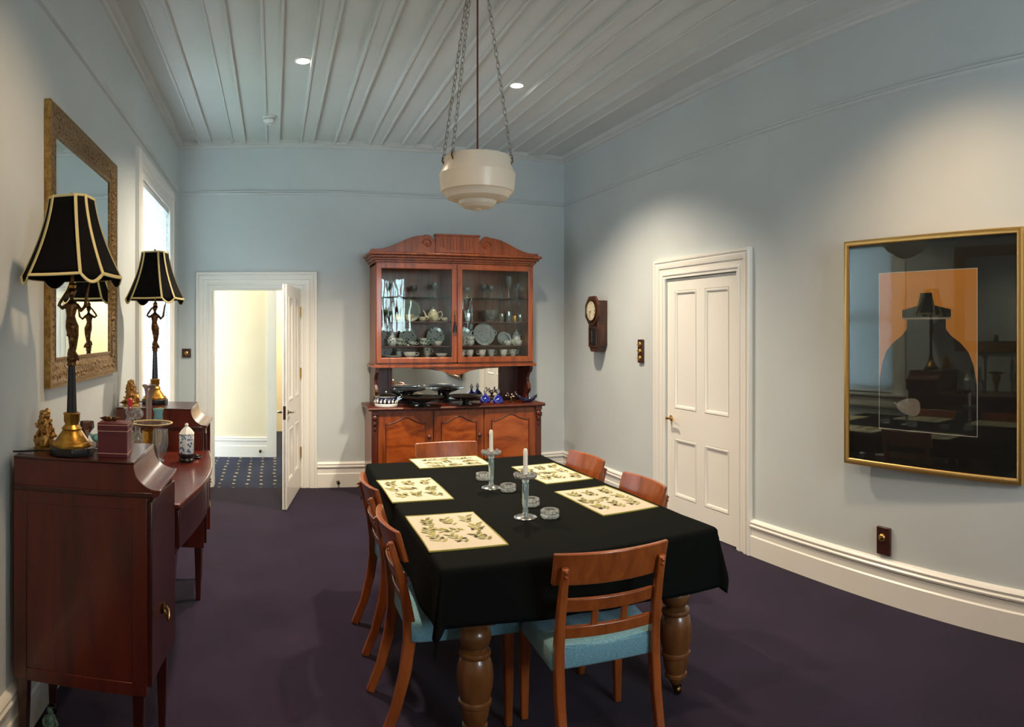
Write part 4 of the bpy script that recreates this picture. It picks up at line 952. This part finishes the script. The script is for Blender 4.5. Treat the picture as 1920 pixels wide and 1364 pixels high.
mb = MB()
ZF = .332
mb.lathe([(0, ZF-.004), (.020, ZF), (.016, ZF+.012), (.022, ZF+.024), (.014, ZF+.04), (.012, ZF+.05), (0, ZF+.05)], (0, 0, 0), 16)
# draped lower body, hips, waist, torso, head (one fused figure)
mb.tube([(0, 0, ZF+.03), (.004, .002, ZF+.07), (.006, .0, ZF+.11), (.003, -.004, ZF+.145), (-.002, -.002, ZF+.165), (-.004, 0, ZF+.185), (-.003, .002, ZF+.21), (0, .002, ZF+.232), (0, .001, ZF+.245)], [.011, .015, .021, .026, .021, .017, .022, .021, .009], 12)
mb.tube([(.010, -.004, ZF+.045), (.024, -.006, ZF+.03), (.032, -.004, ZF+.018)], [.012, .009, .003], 8); mb.tube([(-.008, .010, ZF+.06), (-.022, .012, ZF+.035)], [.012, .004], 8)
mb.tube([(0, 0, ZF+.24), (0, -.001, ZF+.256)], [.008, .008], 8); mb.ball((0, -.002, ZF+.272), .0165, 12, 9, 0, (.92, 1, 1.15)); mb.ball((0, -.018, ZF+.268), .004, 6, 5)
mb.ball((0, .006, ZF+.28), .017, 10, 8, 0, (1.05, 1, .8)); mb.ball((0, .01, ZF+.296), .007, 8, 6)
for i in range(5): mb.ball((.008*math.cos(i*1.26)-.002, -.022+.001*i, ZF+.09+.012*i), .006, 6, 5)
mb.tube([(-.018, .002, ZF+.228), (-.040, 0, ZF+.215), (-.052, -.002, ZF+.226), (-.045, -.004, ZF+.238), (-.018, -.004, ZF+.276)], [.009, .008, .0075, .007, .006], 8)
mb.tube([(.018, .002, ZF+.228), (.040, -.004, ZF+.205), (.058, -.008, ZF+.222), (.064, -.01, ZF+.262), (.068, -.01, ZF+.292)], [.009, .0085, .008, .006, .004], 8)
mb.tube([(.064, -.01, ZF+.250), (.074, -.012, ZF+.30), (.078, -.012, ZF+.33)], [.005, .004, .0015], 6)
mb.build('figure', 'bronze', lampA, remesh=.0032)
MB().tube([(0, .006, ZF+.285), (0, .006, ZF+.42)], .006, 10).lathe([(0, ZF+.285), (.012, ZF+.287), (.015, ZF+.30), (.009, ZF+.31), (0, ZF+.31)], (0, .006, 0), 14).build('stem', 'gold', lampA)
# eight-sided bell shade: four wide faces, four narrow corners with a dipped hem
def shade_pt(k, t):
    # k = corner index 0..7, t = 0 top .. 1 hem
    s = .072+(.160-.072)*(t**1.75*.72+t*.28); c = .62
    cor = [(s, -s*c), (s, s*c), (s*c, s), (-s*c, s), (-s, s*c), (-s, -s*c), (-s*c, -s), (s*c, -s)]
    return cor[k]
SZ1, SZ0 = .958, .660
mb = MB(); n = 12
for k in range(8):
    k2 = (k+1) % 8; narrow = (k % 2 == 1); m = 8
    def f(u, v, k=k, k2=k2, narrow=narrow):
        a = shade_pt(k, v); b = shade_pt(k2, v); z = SZ1+(SZ0-SZ1)*v
        dip = (.030*math.sin(PI*u)**1.0 if narrow else .002*math.sin(PI*u))*max(0, v-.80)/.20
        puff = (1+.02*math.sin(PI*u)*v)
        return ((a[0]+(b[0]-a[0])*u)*puff, (a[1]+(b[1]-a[1])*u)*puff, z-dip)
    mb.grid(f, m, n)
sh = mb.build('lamp_shade', 'shade', lampA, solid=.003, angle=20)
mb = MB()
for k in range(8):
    mb.bar([(shade_pt(k, v)[0]*1.014, shade_pt(k, v)[1]*1.014, SZ1+(SZ0-SZ1)*v) for v in [i/10 for i in range(11)]], .0115, .004, (-shade_pt(k, 1)[1], shade_pt(k, 1)[0], 0))
hem = []
for k in range(8):
    k2 = (k+1) % 8; narrow = (k % 2 == 1)
    for i in range(8):
        u = i/8; a = shade_pt(k, 1); b = shade_pt(k2, 1); dip = .030*math.sin(PI*u) if narrow else .002*math.sin(PI*u); pf = 1+.02*math.sin(PI*u)
        hem.append(((a[0]+(b[0]-a[0])*u)*1.01*pf, (a[1]+(b[1]-a[1])*u)*1.01*pf, SZ0-dip+.003))
mb.tube(hem, .007, 6, closed=True, flat=.5)
mb.tube([(shade_pt(k, 0)[0]*1.01, shade_pt(k, 0)[1]*1.01, SZ1-.003) for k in range(8)], .006, 6, closed=True, flat=.5)
mb.build('braid', 'braid', sh)
MB().tube([(-.074, 0, SZ1-.02), (0, .0, SZ1-.03), (.074, 0, SZ1-.02)], .002, 5).tube([(0, -.074, SZ1-.02), (0, .0, SZ1-.03), (0, .074, SZ1-.02)], .002, 5).tube([(0, .006, ZF+.41), (0, .003, SZ1-.028), (0, 0, SZ1+.012)], .003, 6).ball((0, 0, SZ1+.014), .007, 8, 6).build('shade_carrier', 'brass_dark', lampA)
MB().tube([(-.080, -.018, .012), (-.12, -.034, .012), (-.16, -.045, .008), (-.195, -.056, .005), (-.215, -.062, .005)], .0038, 6).build('cable', 'cable', lampA)
lampA.rotation_euler.z = math.radians(-6)
lampB = dup(lampA, (-.750, 4.275, BXZ), math.radians(-9), 'bronze figure table lamp with black shade on the far sideboard box, before the window', 'pair of bronze figure lamps')

# ---------------------------------------------------------------- ornaments on the sideboard
def gilded(name, x, y, s, label, seed):
    t = thing(name, label, 'ornament', (x, y, BXZ), .3, 'gilded cluster ornaments')
    rnd = random.Random(seed); mb = MB()
    mb.lathe([(0, 0), (.040*s, 0), (.036*s, .04*s), (.024*s, .10*s), (.010*s, .15*s), (0, .155*s)], (0, 0, .012), 12)
    for i in range(46):
        h = rnd.random()**.9; a = rnd.uniform(0, 2*PI); r = (.042*(1-h)+.010)*s; z = .018+h*.145*s
        mb.ball((r*math.cos(a), r*math.sin(a), z), rnd.uniform(.008, .013)*s, 8, 6, 0, (1, 1, rnd.uniform(.7, 1.2)))
    for i in range(10):
        a = rnd.uniform(0, 2*PI); h = rnd.random(); r = (.045*(1-h)+.012)*s; z = .02+h*.14*s
        mb.tube([(r*.8*math.cos(a), r*.8*math.sin(a), z), (r*1.25*math.cos(a), r*1.25*math.sin(a), z+.012*s), (r*1.4*math.cos(a), r*1.4*math.sin(a), z+.004*s)], [.006*s, .007*s, .001], 6, 0, False, .4)
    mb.build('cluster', 'goldfig', t, remesh=.0026)
    MB().box((-.046*s, -.036*s, 0), (.046*s, .036*s, .007)).box((-.043*s, -.033*s, .007), (.043*s, .033*s, .013)).build('plinth', 'gold', t, bevel=.0015)
    return t
gilded('gilded_ornament', -.880, 2.535, .92, 'gilded cluster ornament on the near sideboard box, by the wall', 4)
gilded('gilded_ornament', -.875, 4.13, .98, 'gilded cluster ornament on the far sideboard box, beside the far lamp', 9)
t = thing('leather_box', 'small maroon leather box with pale edging on the near sideboard box', 'box', (-.585, 2.470, BXZ), .05)
MB().box((-.055, -.045, 0), (.055, .045, .096)).build('box_body', 'maroon', t, bevel=.002)
MB().box((-.056, -.046, .098), (.056, .046, .126)).build('lid', 'maroon', t, bevel=.003)
for z in (.014, .0955, .117):
    e = .0562 if z > .09 else .0552; f2 = e-.010
    MB().box((-e, -f2-.0003, z), (e, -f2+.001, z+.0022)).box((-e, f2-.001, z), (e, f2+.0003, z+.0022)).box((-e-.0003, -f2, z), (-e+.001, f2, z+.0022)).box((e-.001, -f2, z), (e+.0003, f2, z+.0022)).build('edging', 'trimline', t)
t = thing('bronze_sprig', 'small bronze leaf ornament lying on the maroon box lid', 'ornament', (-.60, 2.47, BXZ+.1265), .4)
mb = MB(); rnd = random.Random(2)
for i in range(5):
    a = i*1.26+.3; mb.tube([(0, 0, .005), (.02*math.cos(a), .014*math.sin(a), .010), (.042*math.cos(a), .026*math.sin(a), .012+.006*(i % 2))], [.003, .010, .001], 8, 0, False, .35)
mb.ball((0, 0, .0062), .006, 8, 6); mb.build('leaves', 'bronze', t)
CTZ = .8942
def lx(px, py_rho): a = (px-U0)/F; return py_rho*math.sin(a), py_rho*math.cos(a)
x, y = lx(163, 2.70); goblet('wine_goblet', (x, y, BXZ), .105, .030, 'smoke_glass', 'small smoky glass goblet behind the near lamp base', 'glass', None, .45)
x, y = lx(183, 2.66); t = thing('glass_bird', 'small turquoise and clear glass bird left of the maroon box', 'ornament', (x, y, BXZ))
MB().lathe([(0, 0), (.018, 0), (.018, .005), (.006, .012), (.006, .03), (0, .032)], (0, 0, 0), 16).build('foot', 'crystal', t)
mb = MB().ball((0, 0, .046), .019, 12, 8, 0, (1.3, .9, .9)); mb.tube([(.014, 0, .052), (.024, 0, .072), (.034, 0, .078)], [.009, .007, .002], 8); mb.tube([(-.016, 0, .048), (-.036, 0, .064)], [.009, .003], 8); mb.build('bird', 'teal_glass', t)
x, y = lx(244, 3.28); t = thing('crystal_candlestick', 'tall cut crystal candlestick behind the maroon box', 'candlestick', (x, y, CTZ))
MB().lathe([(0, 0), (.045, 0), (.045, .008), (.02, .02), (.011, .04), (.016, .06), (.010, .09), (.013, .16), (.010, .22), (.018, .24), (.012, .25), (.020, .275), (.014, .285), (.022, .305), (.015, .318), (.024, .34), (.020, .352), (0, .352)], (0, 0, 0), 12).build('shaft', 'crystal', t)
MB().lathe([(.010, .352), (.028, .358), (.031, .366), (.014, .362), (.013, .372), (.010, .372)], (0, 0, 0), 16).build('cup', 'crystal', t)
o = MB().lathe([(0, 0), (.0115, 0), (.0110, .052), (.006, .057), (0, .058)], (0, 0, 0), 14).build('candle', 'redwax', loc=(x, y, CTZ+.3522*.92)); tag(o, 'red candle stub in the tall crystal candlestick', 'candle')
x, y = lx(258, 3.70); t = thing('decanter', 'cut crystal decanter with round stopper behind the wide-rimmed dish', 'decanter', (x, y, CTZ))
MB().lathe([(0, 0), (.05, 0), (.062, .02), (.062, .10), (.045, .14), (.018, .17), (.015, .215), (.022, .232), (0, .232)], (0, 0, 0), 16).build('body', 'crystal', t)
mb = MB().lathe([(0, .232), (.012, .234), (.012, .246), (0, .247)], (0, 0, 0), 12).ball((0, 0, .278), .034, 10, 8, 0, (1, .6, 1)); mb.build('stopper', 'crystal', t)
x, y = lx(285, 3.42); t = thing('footed_dish', 'wide shallow footed dish with gold rim between the sideboard boxes', 'dish', (x, y, CTZ))
MB().lathe([(0, .235), (.03, .236), (.07, .246), (.098, .262), (.100, .266), (.096, .266), (.068, .252), (.03, .243), (0, .242)], (0, 0, 0), 36).build('dish', 'smoke_glass', t)
MB().lathe([(.096, .2655), (.103, .2655), (.104, .269), (.096, .269)], (0, 0, 0), 36).build('rim', 'braid', t)
MB().lathe([(0, 0), (.05, 0), (.05, .008), (.02, .02), (.014, .09), (.022, .12), (.042, .155), (.048, .16), (.048, .225), (.03, .232), (0, .235)], (0, 0, 0), 24).build('pedestal', 'gold', t)
x, y = lx(279, 3.58); o = MB().lathe([(0, 0), (.04, 0), (.038, .006), (.010, .02), (.009, .05), (.012, .15), (.0145, .32), (.017, .39), (.024, .435), (.037, .458), (.035, .461), (.022, .44), (.0145, .39), (.012, .32), (.008, .1), (0, .06)], (0, 0, 0), 22, 0, None, (1, 1), 0, (5, .05)).build('trumpet_vase', 'pink_glass', loc=(x, y, CTZ)); tag(o, 'tall slender pinkish glass trumpet vase with flared rim', 'vase')
x, y = lx(297, 3.72); t = thing('turquoise_goblet', 'tall goblet with turquoise glass bowl in front of the far sideboard box', 'glass', (x, y, CTZ))
MB().lathe([(0, 0), (.032, 0), (.03, .005), (.007, .016), (.005, .12), (.010, .135), (.005, .15), (.006, .205), (.016, .212), (.007, .222), (0, .222)], (0, 0, 0), 20).build('stem', 'crystal', t)
MB().lathe([(0, .222), (.014, .224), (.026, .245), (.022, .275), (.030, .305), (.027, .305), (.018, .275), (.022, .247), (0, .228)], (0, 0, 0), 20).build('bowl', 'teal_glass', t)
x, y = lx(301, 3.18); goblet('balloon_glass', (x, y, CTZ), .268, .037, 'clear', 'clear balloon goblet right of the footed dish', 'glass', None, .52, .9)
x, y = lx(350, 3.69); t = thing('ginger_jar', 'mottled blue and white ginger jar with pagoda lid on dark stand', 'jar', (x, y, CTZ))
MB().lathe([(0, 0), (.040, 0), (.044, .012), (.036, .022), (.044, .032), (.044, .044), (0, .044)], (0, 0, 0), 8).build('stand', 'black', t, bevel=.002)
MB().lathe([(0, .044), (.040, .044), (.044, .052), (.044, .140), (.038, .150), (0, .150)], (0, 0, 0), 6, 0, None, (1, 1), PI/6).build('body', 'jar_china', t, bevel=.003)
MB().lathe([(.046, .151), (.030, .172), (.014, .186), (.008, .190), (.012, .198), (.008, .206), (0, .208)], (0, 0, 0), 6, 0, None, (1, 1), PI/6).build('lid', 'porcelain', t)
x, y = lx(366, 3.98); t = thing('jet_bead_tray', 'small dark tray of glossy black beads beside the ginger jar', 'tray', (-.440, 3.76, CTZ), .2)
MB().lathe([(0, 0), (.034, 0), (.042, .010), (.040, .012), (.030, .005), (0, .004)], (0, 0, 0), 20).build('tray', 'black', t)
mb = MB()
for i in range(7): mb.ball((.022*math.cos(i*.9), .022*math.sin(i*.9), .0125), .0085, 10, 8)
mb.build('beads', 'black', t)

for o in scene.objects:
    if o.name.split('.')[0] in ('crystal_candlestick', 'decanter', 'footed_dish', 'trumpet_vase', 'turquoise_goblet', 'balloon_glass'): o.scale.z = .92

# figurine standing on the carpet under the sideboard
t = thing('ceramic_figurine', 'pale green ceramic figurine standing on the carpet under the sideboard', 'figurine', (-.845, 2.505, 0), -.3); t.scale = (.62, .62, .62)
mb = MB().lathe([(0, .012), (.05, .012), (.052, .05), (.042, .10), (.030, .135), (.034, .16), (.028, .185), (.012, .20), (0, .205)], (0, 0, 0), 18)
mb.ball((0, -.004, .222), .024, 12, 9, 0, (.9, 1, 1.15)); mb.tube([(-.03, 0, .175), (-.05, -.012, .145), (-.03, -.035, .125)], [.012, .011, .008], 8); mb.tube([(.03, 0, .175), (.055, -.008, .15), (.040, -.035, .12)], [.012, .011, .008], 8)
mb.build('figure', 'green_ceramic', t, remesh=.004)
mb = MB().ball((0, .008, .232), .028, 12, 9, 0, (1, 1, .95)); mb.tube([(0, .02, .235), (0, .034, .20), (0, .036, .16)], [.018, .018, .010], 8); mb.build('hair', 'black', t)
MB().lathe([(0, 0), (.056, 0), (.056, .012), (0, .012)], (0, 0, 0), 20).build('base', 'black', t)

# ---------------------------------------------------------------- gilt mirror on the left wall
my0, my1, mz0, mz1 = 2.80, 4.06, 1.352, 2.598
mr = thing('wall_mirror', 'large rectangular mirror in an ornate antique gilt frame on the left wall', 'mirror', (XL+.001, (my0+my1)/2, mz0))
q = dict(parent=mr, world=True)
fw = .125
mb = MB().frame(my0+fw, mz0+fw, my1-fw, mz1-fw, [(0, .0), (0, .012), (.012, .014), (.022, .009), (.030, .010), (.045, .018), (.075, .024), (.100, .024), (.108, .028), (.120, .028), (fw, .022), (fw, 0)], lambda u, v, h: (XL+.002+h, u, v))
fr = mb.build('frame', 'gilt', **q)
rnd = random.Random(5); mb = MB()
def orn(u, v, hh, r): mb.ball((XL+.002+hh, u, v), r, 7, 5, 0, (.55, rnd.uniform(.8, 1.5), rnd.uniform(.8, 1.5)))
for i in range(150):
    s = (i+.5)/150*4; side = int(s); f2 = s-side; L0, L1 = my0+.03, my1-.03; K0, K1 = mz0+.03, mz1-.03
    for dd, hh in ((.022, .022), (.048, .022), (.072, .016)):
        off = dd+rnd.uniform(-.008, .008); r = rnd.uniform(.007, .012)
        if side == 0: orn(my0+off, K0+(K1-K0)*f2, hh, r)
        elif side == 1: orn(L0+(L1-L0)*f2, mz1-off, hh, r)
        elif side == 2: orn(my1-off, K1-(K1-K0)*f2, hh, r)
        else: orn(L1-(L1-L0)*f2, mz0+off, hh, r)
mb.build('carved_leafwork', 'gilt', fr, world=True)
MB().frame(my0+.0, mz0+.0, my1-.0, mz1-.0, [(0, 0), (-.004, .029), (.003, .029), (.004, 0)], lambda u, v, h: (XL+.002+h, u, v)).build('outer_edge', 'gilt_edge', fr, world=True)
MB().box((XL+.002, my0+fw-.006, mz0+fw-.006), (XL+.008, my1-fw+.006, mz1-fw+.006)).build('looking_glass', 'mirror', **q)

# ---------------------------------------------------------------- framed print on the right wall
py0, py1, pz0, pz1 = 1.620, 2.785, .803, 2.135
pc = thing('framed_print', 'large black-mounted ochre print of a dark jar in a thin gold frame, right wall', 'picture', (XR-.001, (py0+py1)/2, pz0))
q = dict(parent=pc, world=True); fw = .034
MB().frame(py0+fw, pz0+fw, py1-fw, pz1-fw, [(0, .004), (0, .020), (.006, .026), (.022, .030), (.030, .028), (fw, .020), (fw, 0), (.0, .0)], lambda u, v, h: (XR-.002-h, u, v)).build('frame', 'bezel', **q)
MB().box((XR-.012, py0+.03, pz0+.03), (XR-.003, py1-.03, pz1-.03)).build('mount', 'mount', **q)
iy0, iy1, iz0, iz1 = 1.890, 2.530, 1.036, 1.930
mb = MB(); xs = XR-.0122
mb.box((xs-.0006, iy0, iz0), (xs+.0004, iy1, iz1), 0)
def flat(poly, d, m):                                    # poly in fractions of the print, u from the far edge
    mb.add([(xs-d, iy1-(iy1-iy0)*u, iz0+(iz1-iz0)*v) for u, v in poly], [tuple(range(len(poly)))], m)
# a plain still life: a dark wide-shouldered jar with a flat lid, a pale pear lying at its foot
half = [(.50, 0), (.50, .30), (.47, .42), (.42, .50), (.345, .555), (.25, .60), (.20, .64), (.20, .70), (.25, .715), (.25, .76), (.09, .785), (.07, .83), (.06, .865)]
flat([(.5+x, y) for x, y in half]+[(.5-x, y) for x, y in reversed(half)], .0009, 1)
flat([(.5-.245, .70), (.5+.245, .70), (.5+.245, .712), (.5-.245, .712)], .0012, 2)
flat([(.36+(.10-.035*math.cos(a))*math.cos(a)*1.25, .15+.055*math.sin(a)) for a in [2*PI*i/28 for i in range(28)]], .0012, 2)
flat([(.22, .155), (.17, .175), (.165, .168), (.215, .145)], .0012, 2)
mb.build('print', ['ochre', 'ink', 'greyprint'], **q)
MB().frame(iy0, iz0, iy1, iz1, [(0, 0), (0, .0012), (.0032, .0012), (.0032, 0)], lambda u, v, h: (xs-h, u, v)).build('mount_line', 'white_line', **q)
MB().box((XR-.020, py0+.033, pz0+.033), (XR-.018, py1-.033, pz1-.033)).build('glazing', 'pic_glass', **q)

pc.rotation_euler.z = 0.056; pc.location.x -= 0.035         # turned off the wall at its far edge to shift the window's reflection

# ---------------------------------------------------------------- wall clock
ccy, ccz = 6.045, 1.795
ck = thing('wall_clock', 'dark timber octagonal drop-dial wall clock near the back corner', 'clock', (XR-.001, ccy, ccz))
q = dict(parent=ck, world=True)
oc = [(ccy+.155*math.cos(a), ccz+.155*math.sin(a)) for a in [PI/8+i*PI/4 for i in range(8)]]
MB().prism([(ccy-.10, ccz-.13), (ccy-.10, ccz-.335), (ccy-.05, ccz-.405), (ccy+.05, ccz-.405), (ccy+.10, ccz-.335), (ccy+.10, ccz-.13), (ccy+.10, ccz+.10), (ccy-.10, ccz+.10)], 'x', XR-.110, XR-.001).build('case', 'clockwood', bevel=.004, **q)
MB().prism(oc, 'x', XR-.128, XR-.098).build('octagon_surround', 'clockwood', bevel=.006, **q)
RY = Matrix.Rotation(-PI/2, 4, 'Y')
MB().lathe([(.094, 0), (.110, 0), (.112, .008), (.104, .012), (.095, .006)], (XR-.1285, ccy, ccz), 36, 0, RY).build('bezel', 'brass_dark', **q)
dl = MB().lathe([(0, 0), (.096, 0), (.096, .004), (0, .004)], (XR-.1282, ccy, ccz), 36, 0, RY).build('dial', 'dial', **q)
NUM = ['XII', 'I', 'II', 'III', 'IIII', 'V', 'VI', 'VII', 'VIII', 'IX', 'X', 'XI']
xf = XR-.1330
def stroke(p, r, w=.0024):
    (a, b), (c, d) = p, r; dx, dy = c-a, d-b; L = math.hypot(dx, dy); nx, ny = -dy/L*w/2, dx/L*w/2
    mb.box((xf, ccy, ccz), (xf, ccy, ccz)) if False else mb.add([(xf, ccy-(a+nx), ccz+b+ny), (xf, ccy-(a-nx), ccz+b-ny), (xf, ccy-(c-nx), ccz+d-ny), (xf, ccy-(c+nx), ccz+d+ny)], [(0, 1, 2, 3)])
for i, s_ in enumerate(NUM):
    mb = MB(); an = PI/2-i*PI/6; ca, sa = math.cos(an), math.sin(an); Hn = .020; R0 = .068
    wd = {'I': .0045, 'V': .010, 'X': .010}; tot = sum(wd[c] for c in s_); u = -tot/2
    def Q(u_, v_): return (ca*(R0+v_)+sa*u_, sa*(R0+v_)-ca*u_)
    for c in s_:
        w_ = wd[c]
        if c == 'I': stroke(Q(u+w_/2, 0), Q(u+w_/2, Hn))
        elif c == 'V': stroke(Q(u+w_/2, 0), Q(u+.001, Hn)); stroke(Q(u+w_/2, 0), Q(u+w_-.001, Hn), .0015)
        else: stroke(Q(u+.001, 0), Q(u+w_-.001, Hn)); stroke(Q(u+w_-.001, 0), Q(u+.001, Hn), .0015)
        u += w_
    mb.build('numeral', 'black', dl, world=True, smooth=False)
for nm, an, L, w_ in (('hour_hand', PI/2-2*PI*(8.2/12), .045, .006), ('minute_hand', PI/2-2*PI*(34/60), .068, .004)):
    mb = MB(); xf = XR-.1345
    mb.bar([(xf, ccy, ccz), (xf, ccy-L*.7*math.cos(an), ccz+L*.7*math.sin(an)), (xf, ccy-L*math.cos(an), ccz+L*math.sin(an))], [w_*.7, w_, .001], .001, (0, math.sin(an), math.cos(an)))
    mb.build(nm, 'black', dl, world=True)
MB().prism([(ccy-.070, ccz-.18), (ccy-.070, ccz-.325), (ccy-.038, ccz-.37), (ccy+.038, ccz-.37), (ccy+.070, ccz-.325), (ccy+.070, ccz-.18)], 'x', XR-.1112, XR-.1100).build('pendulum_window', 'black', **q)
MB().frame(ccy-.073, ccz-.345, ccy+.073, ccz-.175, [(0, 0), (0, .006), (.010, .008), (.014, 0)], lambda u, v, h: (XR-.110-h, u, v)).build('window_moulding', 'clockwood', **q)
MB().box((XR-.114, ccy+.015, ccz-.315), (XR-.1115, ccy+.028, ccz-.195)).build('pendulum', 'silver', **q)
MB().lathe([(0, 0), (.006, .002), (.005, .012), (0, .014)], (XR-.03, ccy-.10, ccz-.315), 8, 0, Matrix.Rotation(PI/2, 4, 'X')).build('catch', 'brass_dark', **q)

# ---------------------------------------------------------------- switches, sockets, door stops
def dolly(parent, M, c, mat='brass'):
    MB().lathe([(0, 0), (.024, 0), (.023, .006), (.017, .012), (.010, .015), (0, .015)], c, 20, 0, M).build('dome', mat, parent)
    MB().lathe([(0, .013), (.004, .014), (.0055, .026), (.004, .031), (0, .032)], c, 10, 0, M).build('toggle', mat, parent)
RX = Matrix.Rotation(PI/2, 4, 'X')
t = thing('light_switch', 'square dark timber switch plate with brass toggle left of the open doorway', 'switch', (sight(350, YB), YB-.001, 1.368))
MB().box((-.046, -.018, -.046), (.046, 0, .046)).build('plate', 'switchwood', t, bevel=.005); dolly(t, RX, (0, -.018, 0))
t = thing('light_switch', 'tall dark timber switch plate with three brass toggles left of the closed door', 'switch', (XR-.001, 5.285, 1.415))
MB().box((-.020, -.044, -.105), (0, .044, .105)).build('plate', 'switchwood', t, bevel=.005)
for z in (-.062, 0, .062): dolly(t, RY, (-.020, 0, z))
t = thing('wall_socket', 'dark timber plate with single brass dome below the framed print', 'socket', (XR-.001, 2.54, .362))
MB().box((-.020, -.050, -.082), (0, .050, .082)).build('plate', 'switchwood', t, bevel=.005); dolly(t, RY, (-.020, .006, .022))
def stop(x, y, z, label):
    t = thing('door_stop', label, 'door stop', (x, y, z), 0, 'door stops on the baseboards')
    MB().lathe([(0, 0), (.018, 0), (.016, .006), (.008, .010), (.008, .04), (0, .04)], (0, 0, 0), 14, 0, RX).build('spindle', 'brass_dark', t)
    MB().lathe([(0, .04), (.014, .04), (.017, .05), (.014, .064), (0, .066)], (0, 0, 0), 14, 0, RX).build('rubber_tip', 'black', t)
stop(sight(634, YB-.026), YB-.0265, .055, 'small dark door stop on the baseboard right of the open door')
stop(sight(488, HY-.026), HY-.0265, .080, 'small dark door stop on the hallway baseboard')
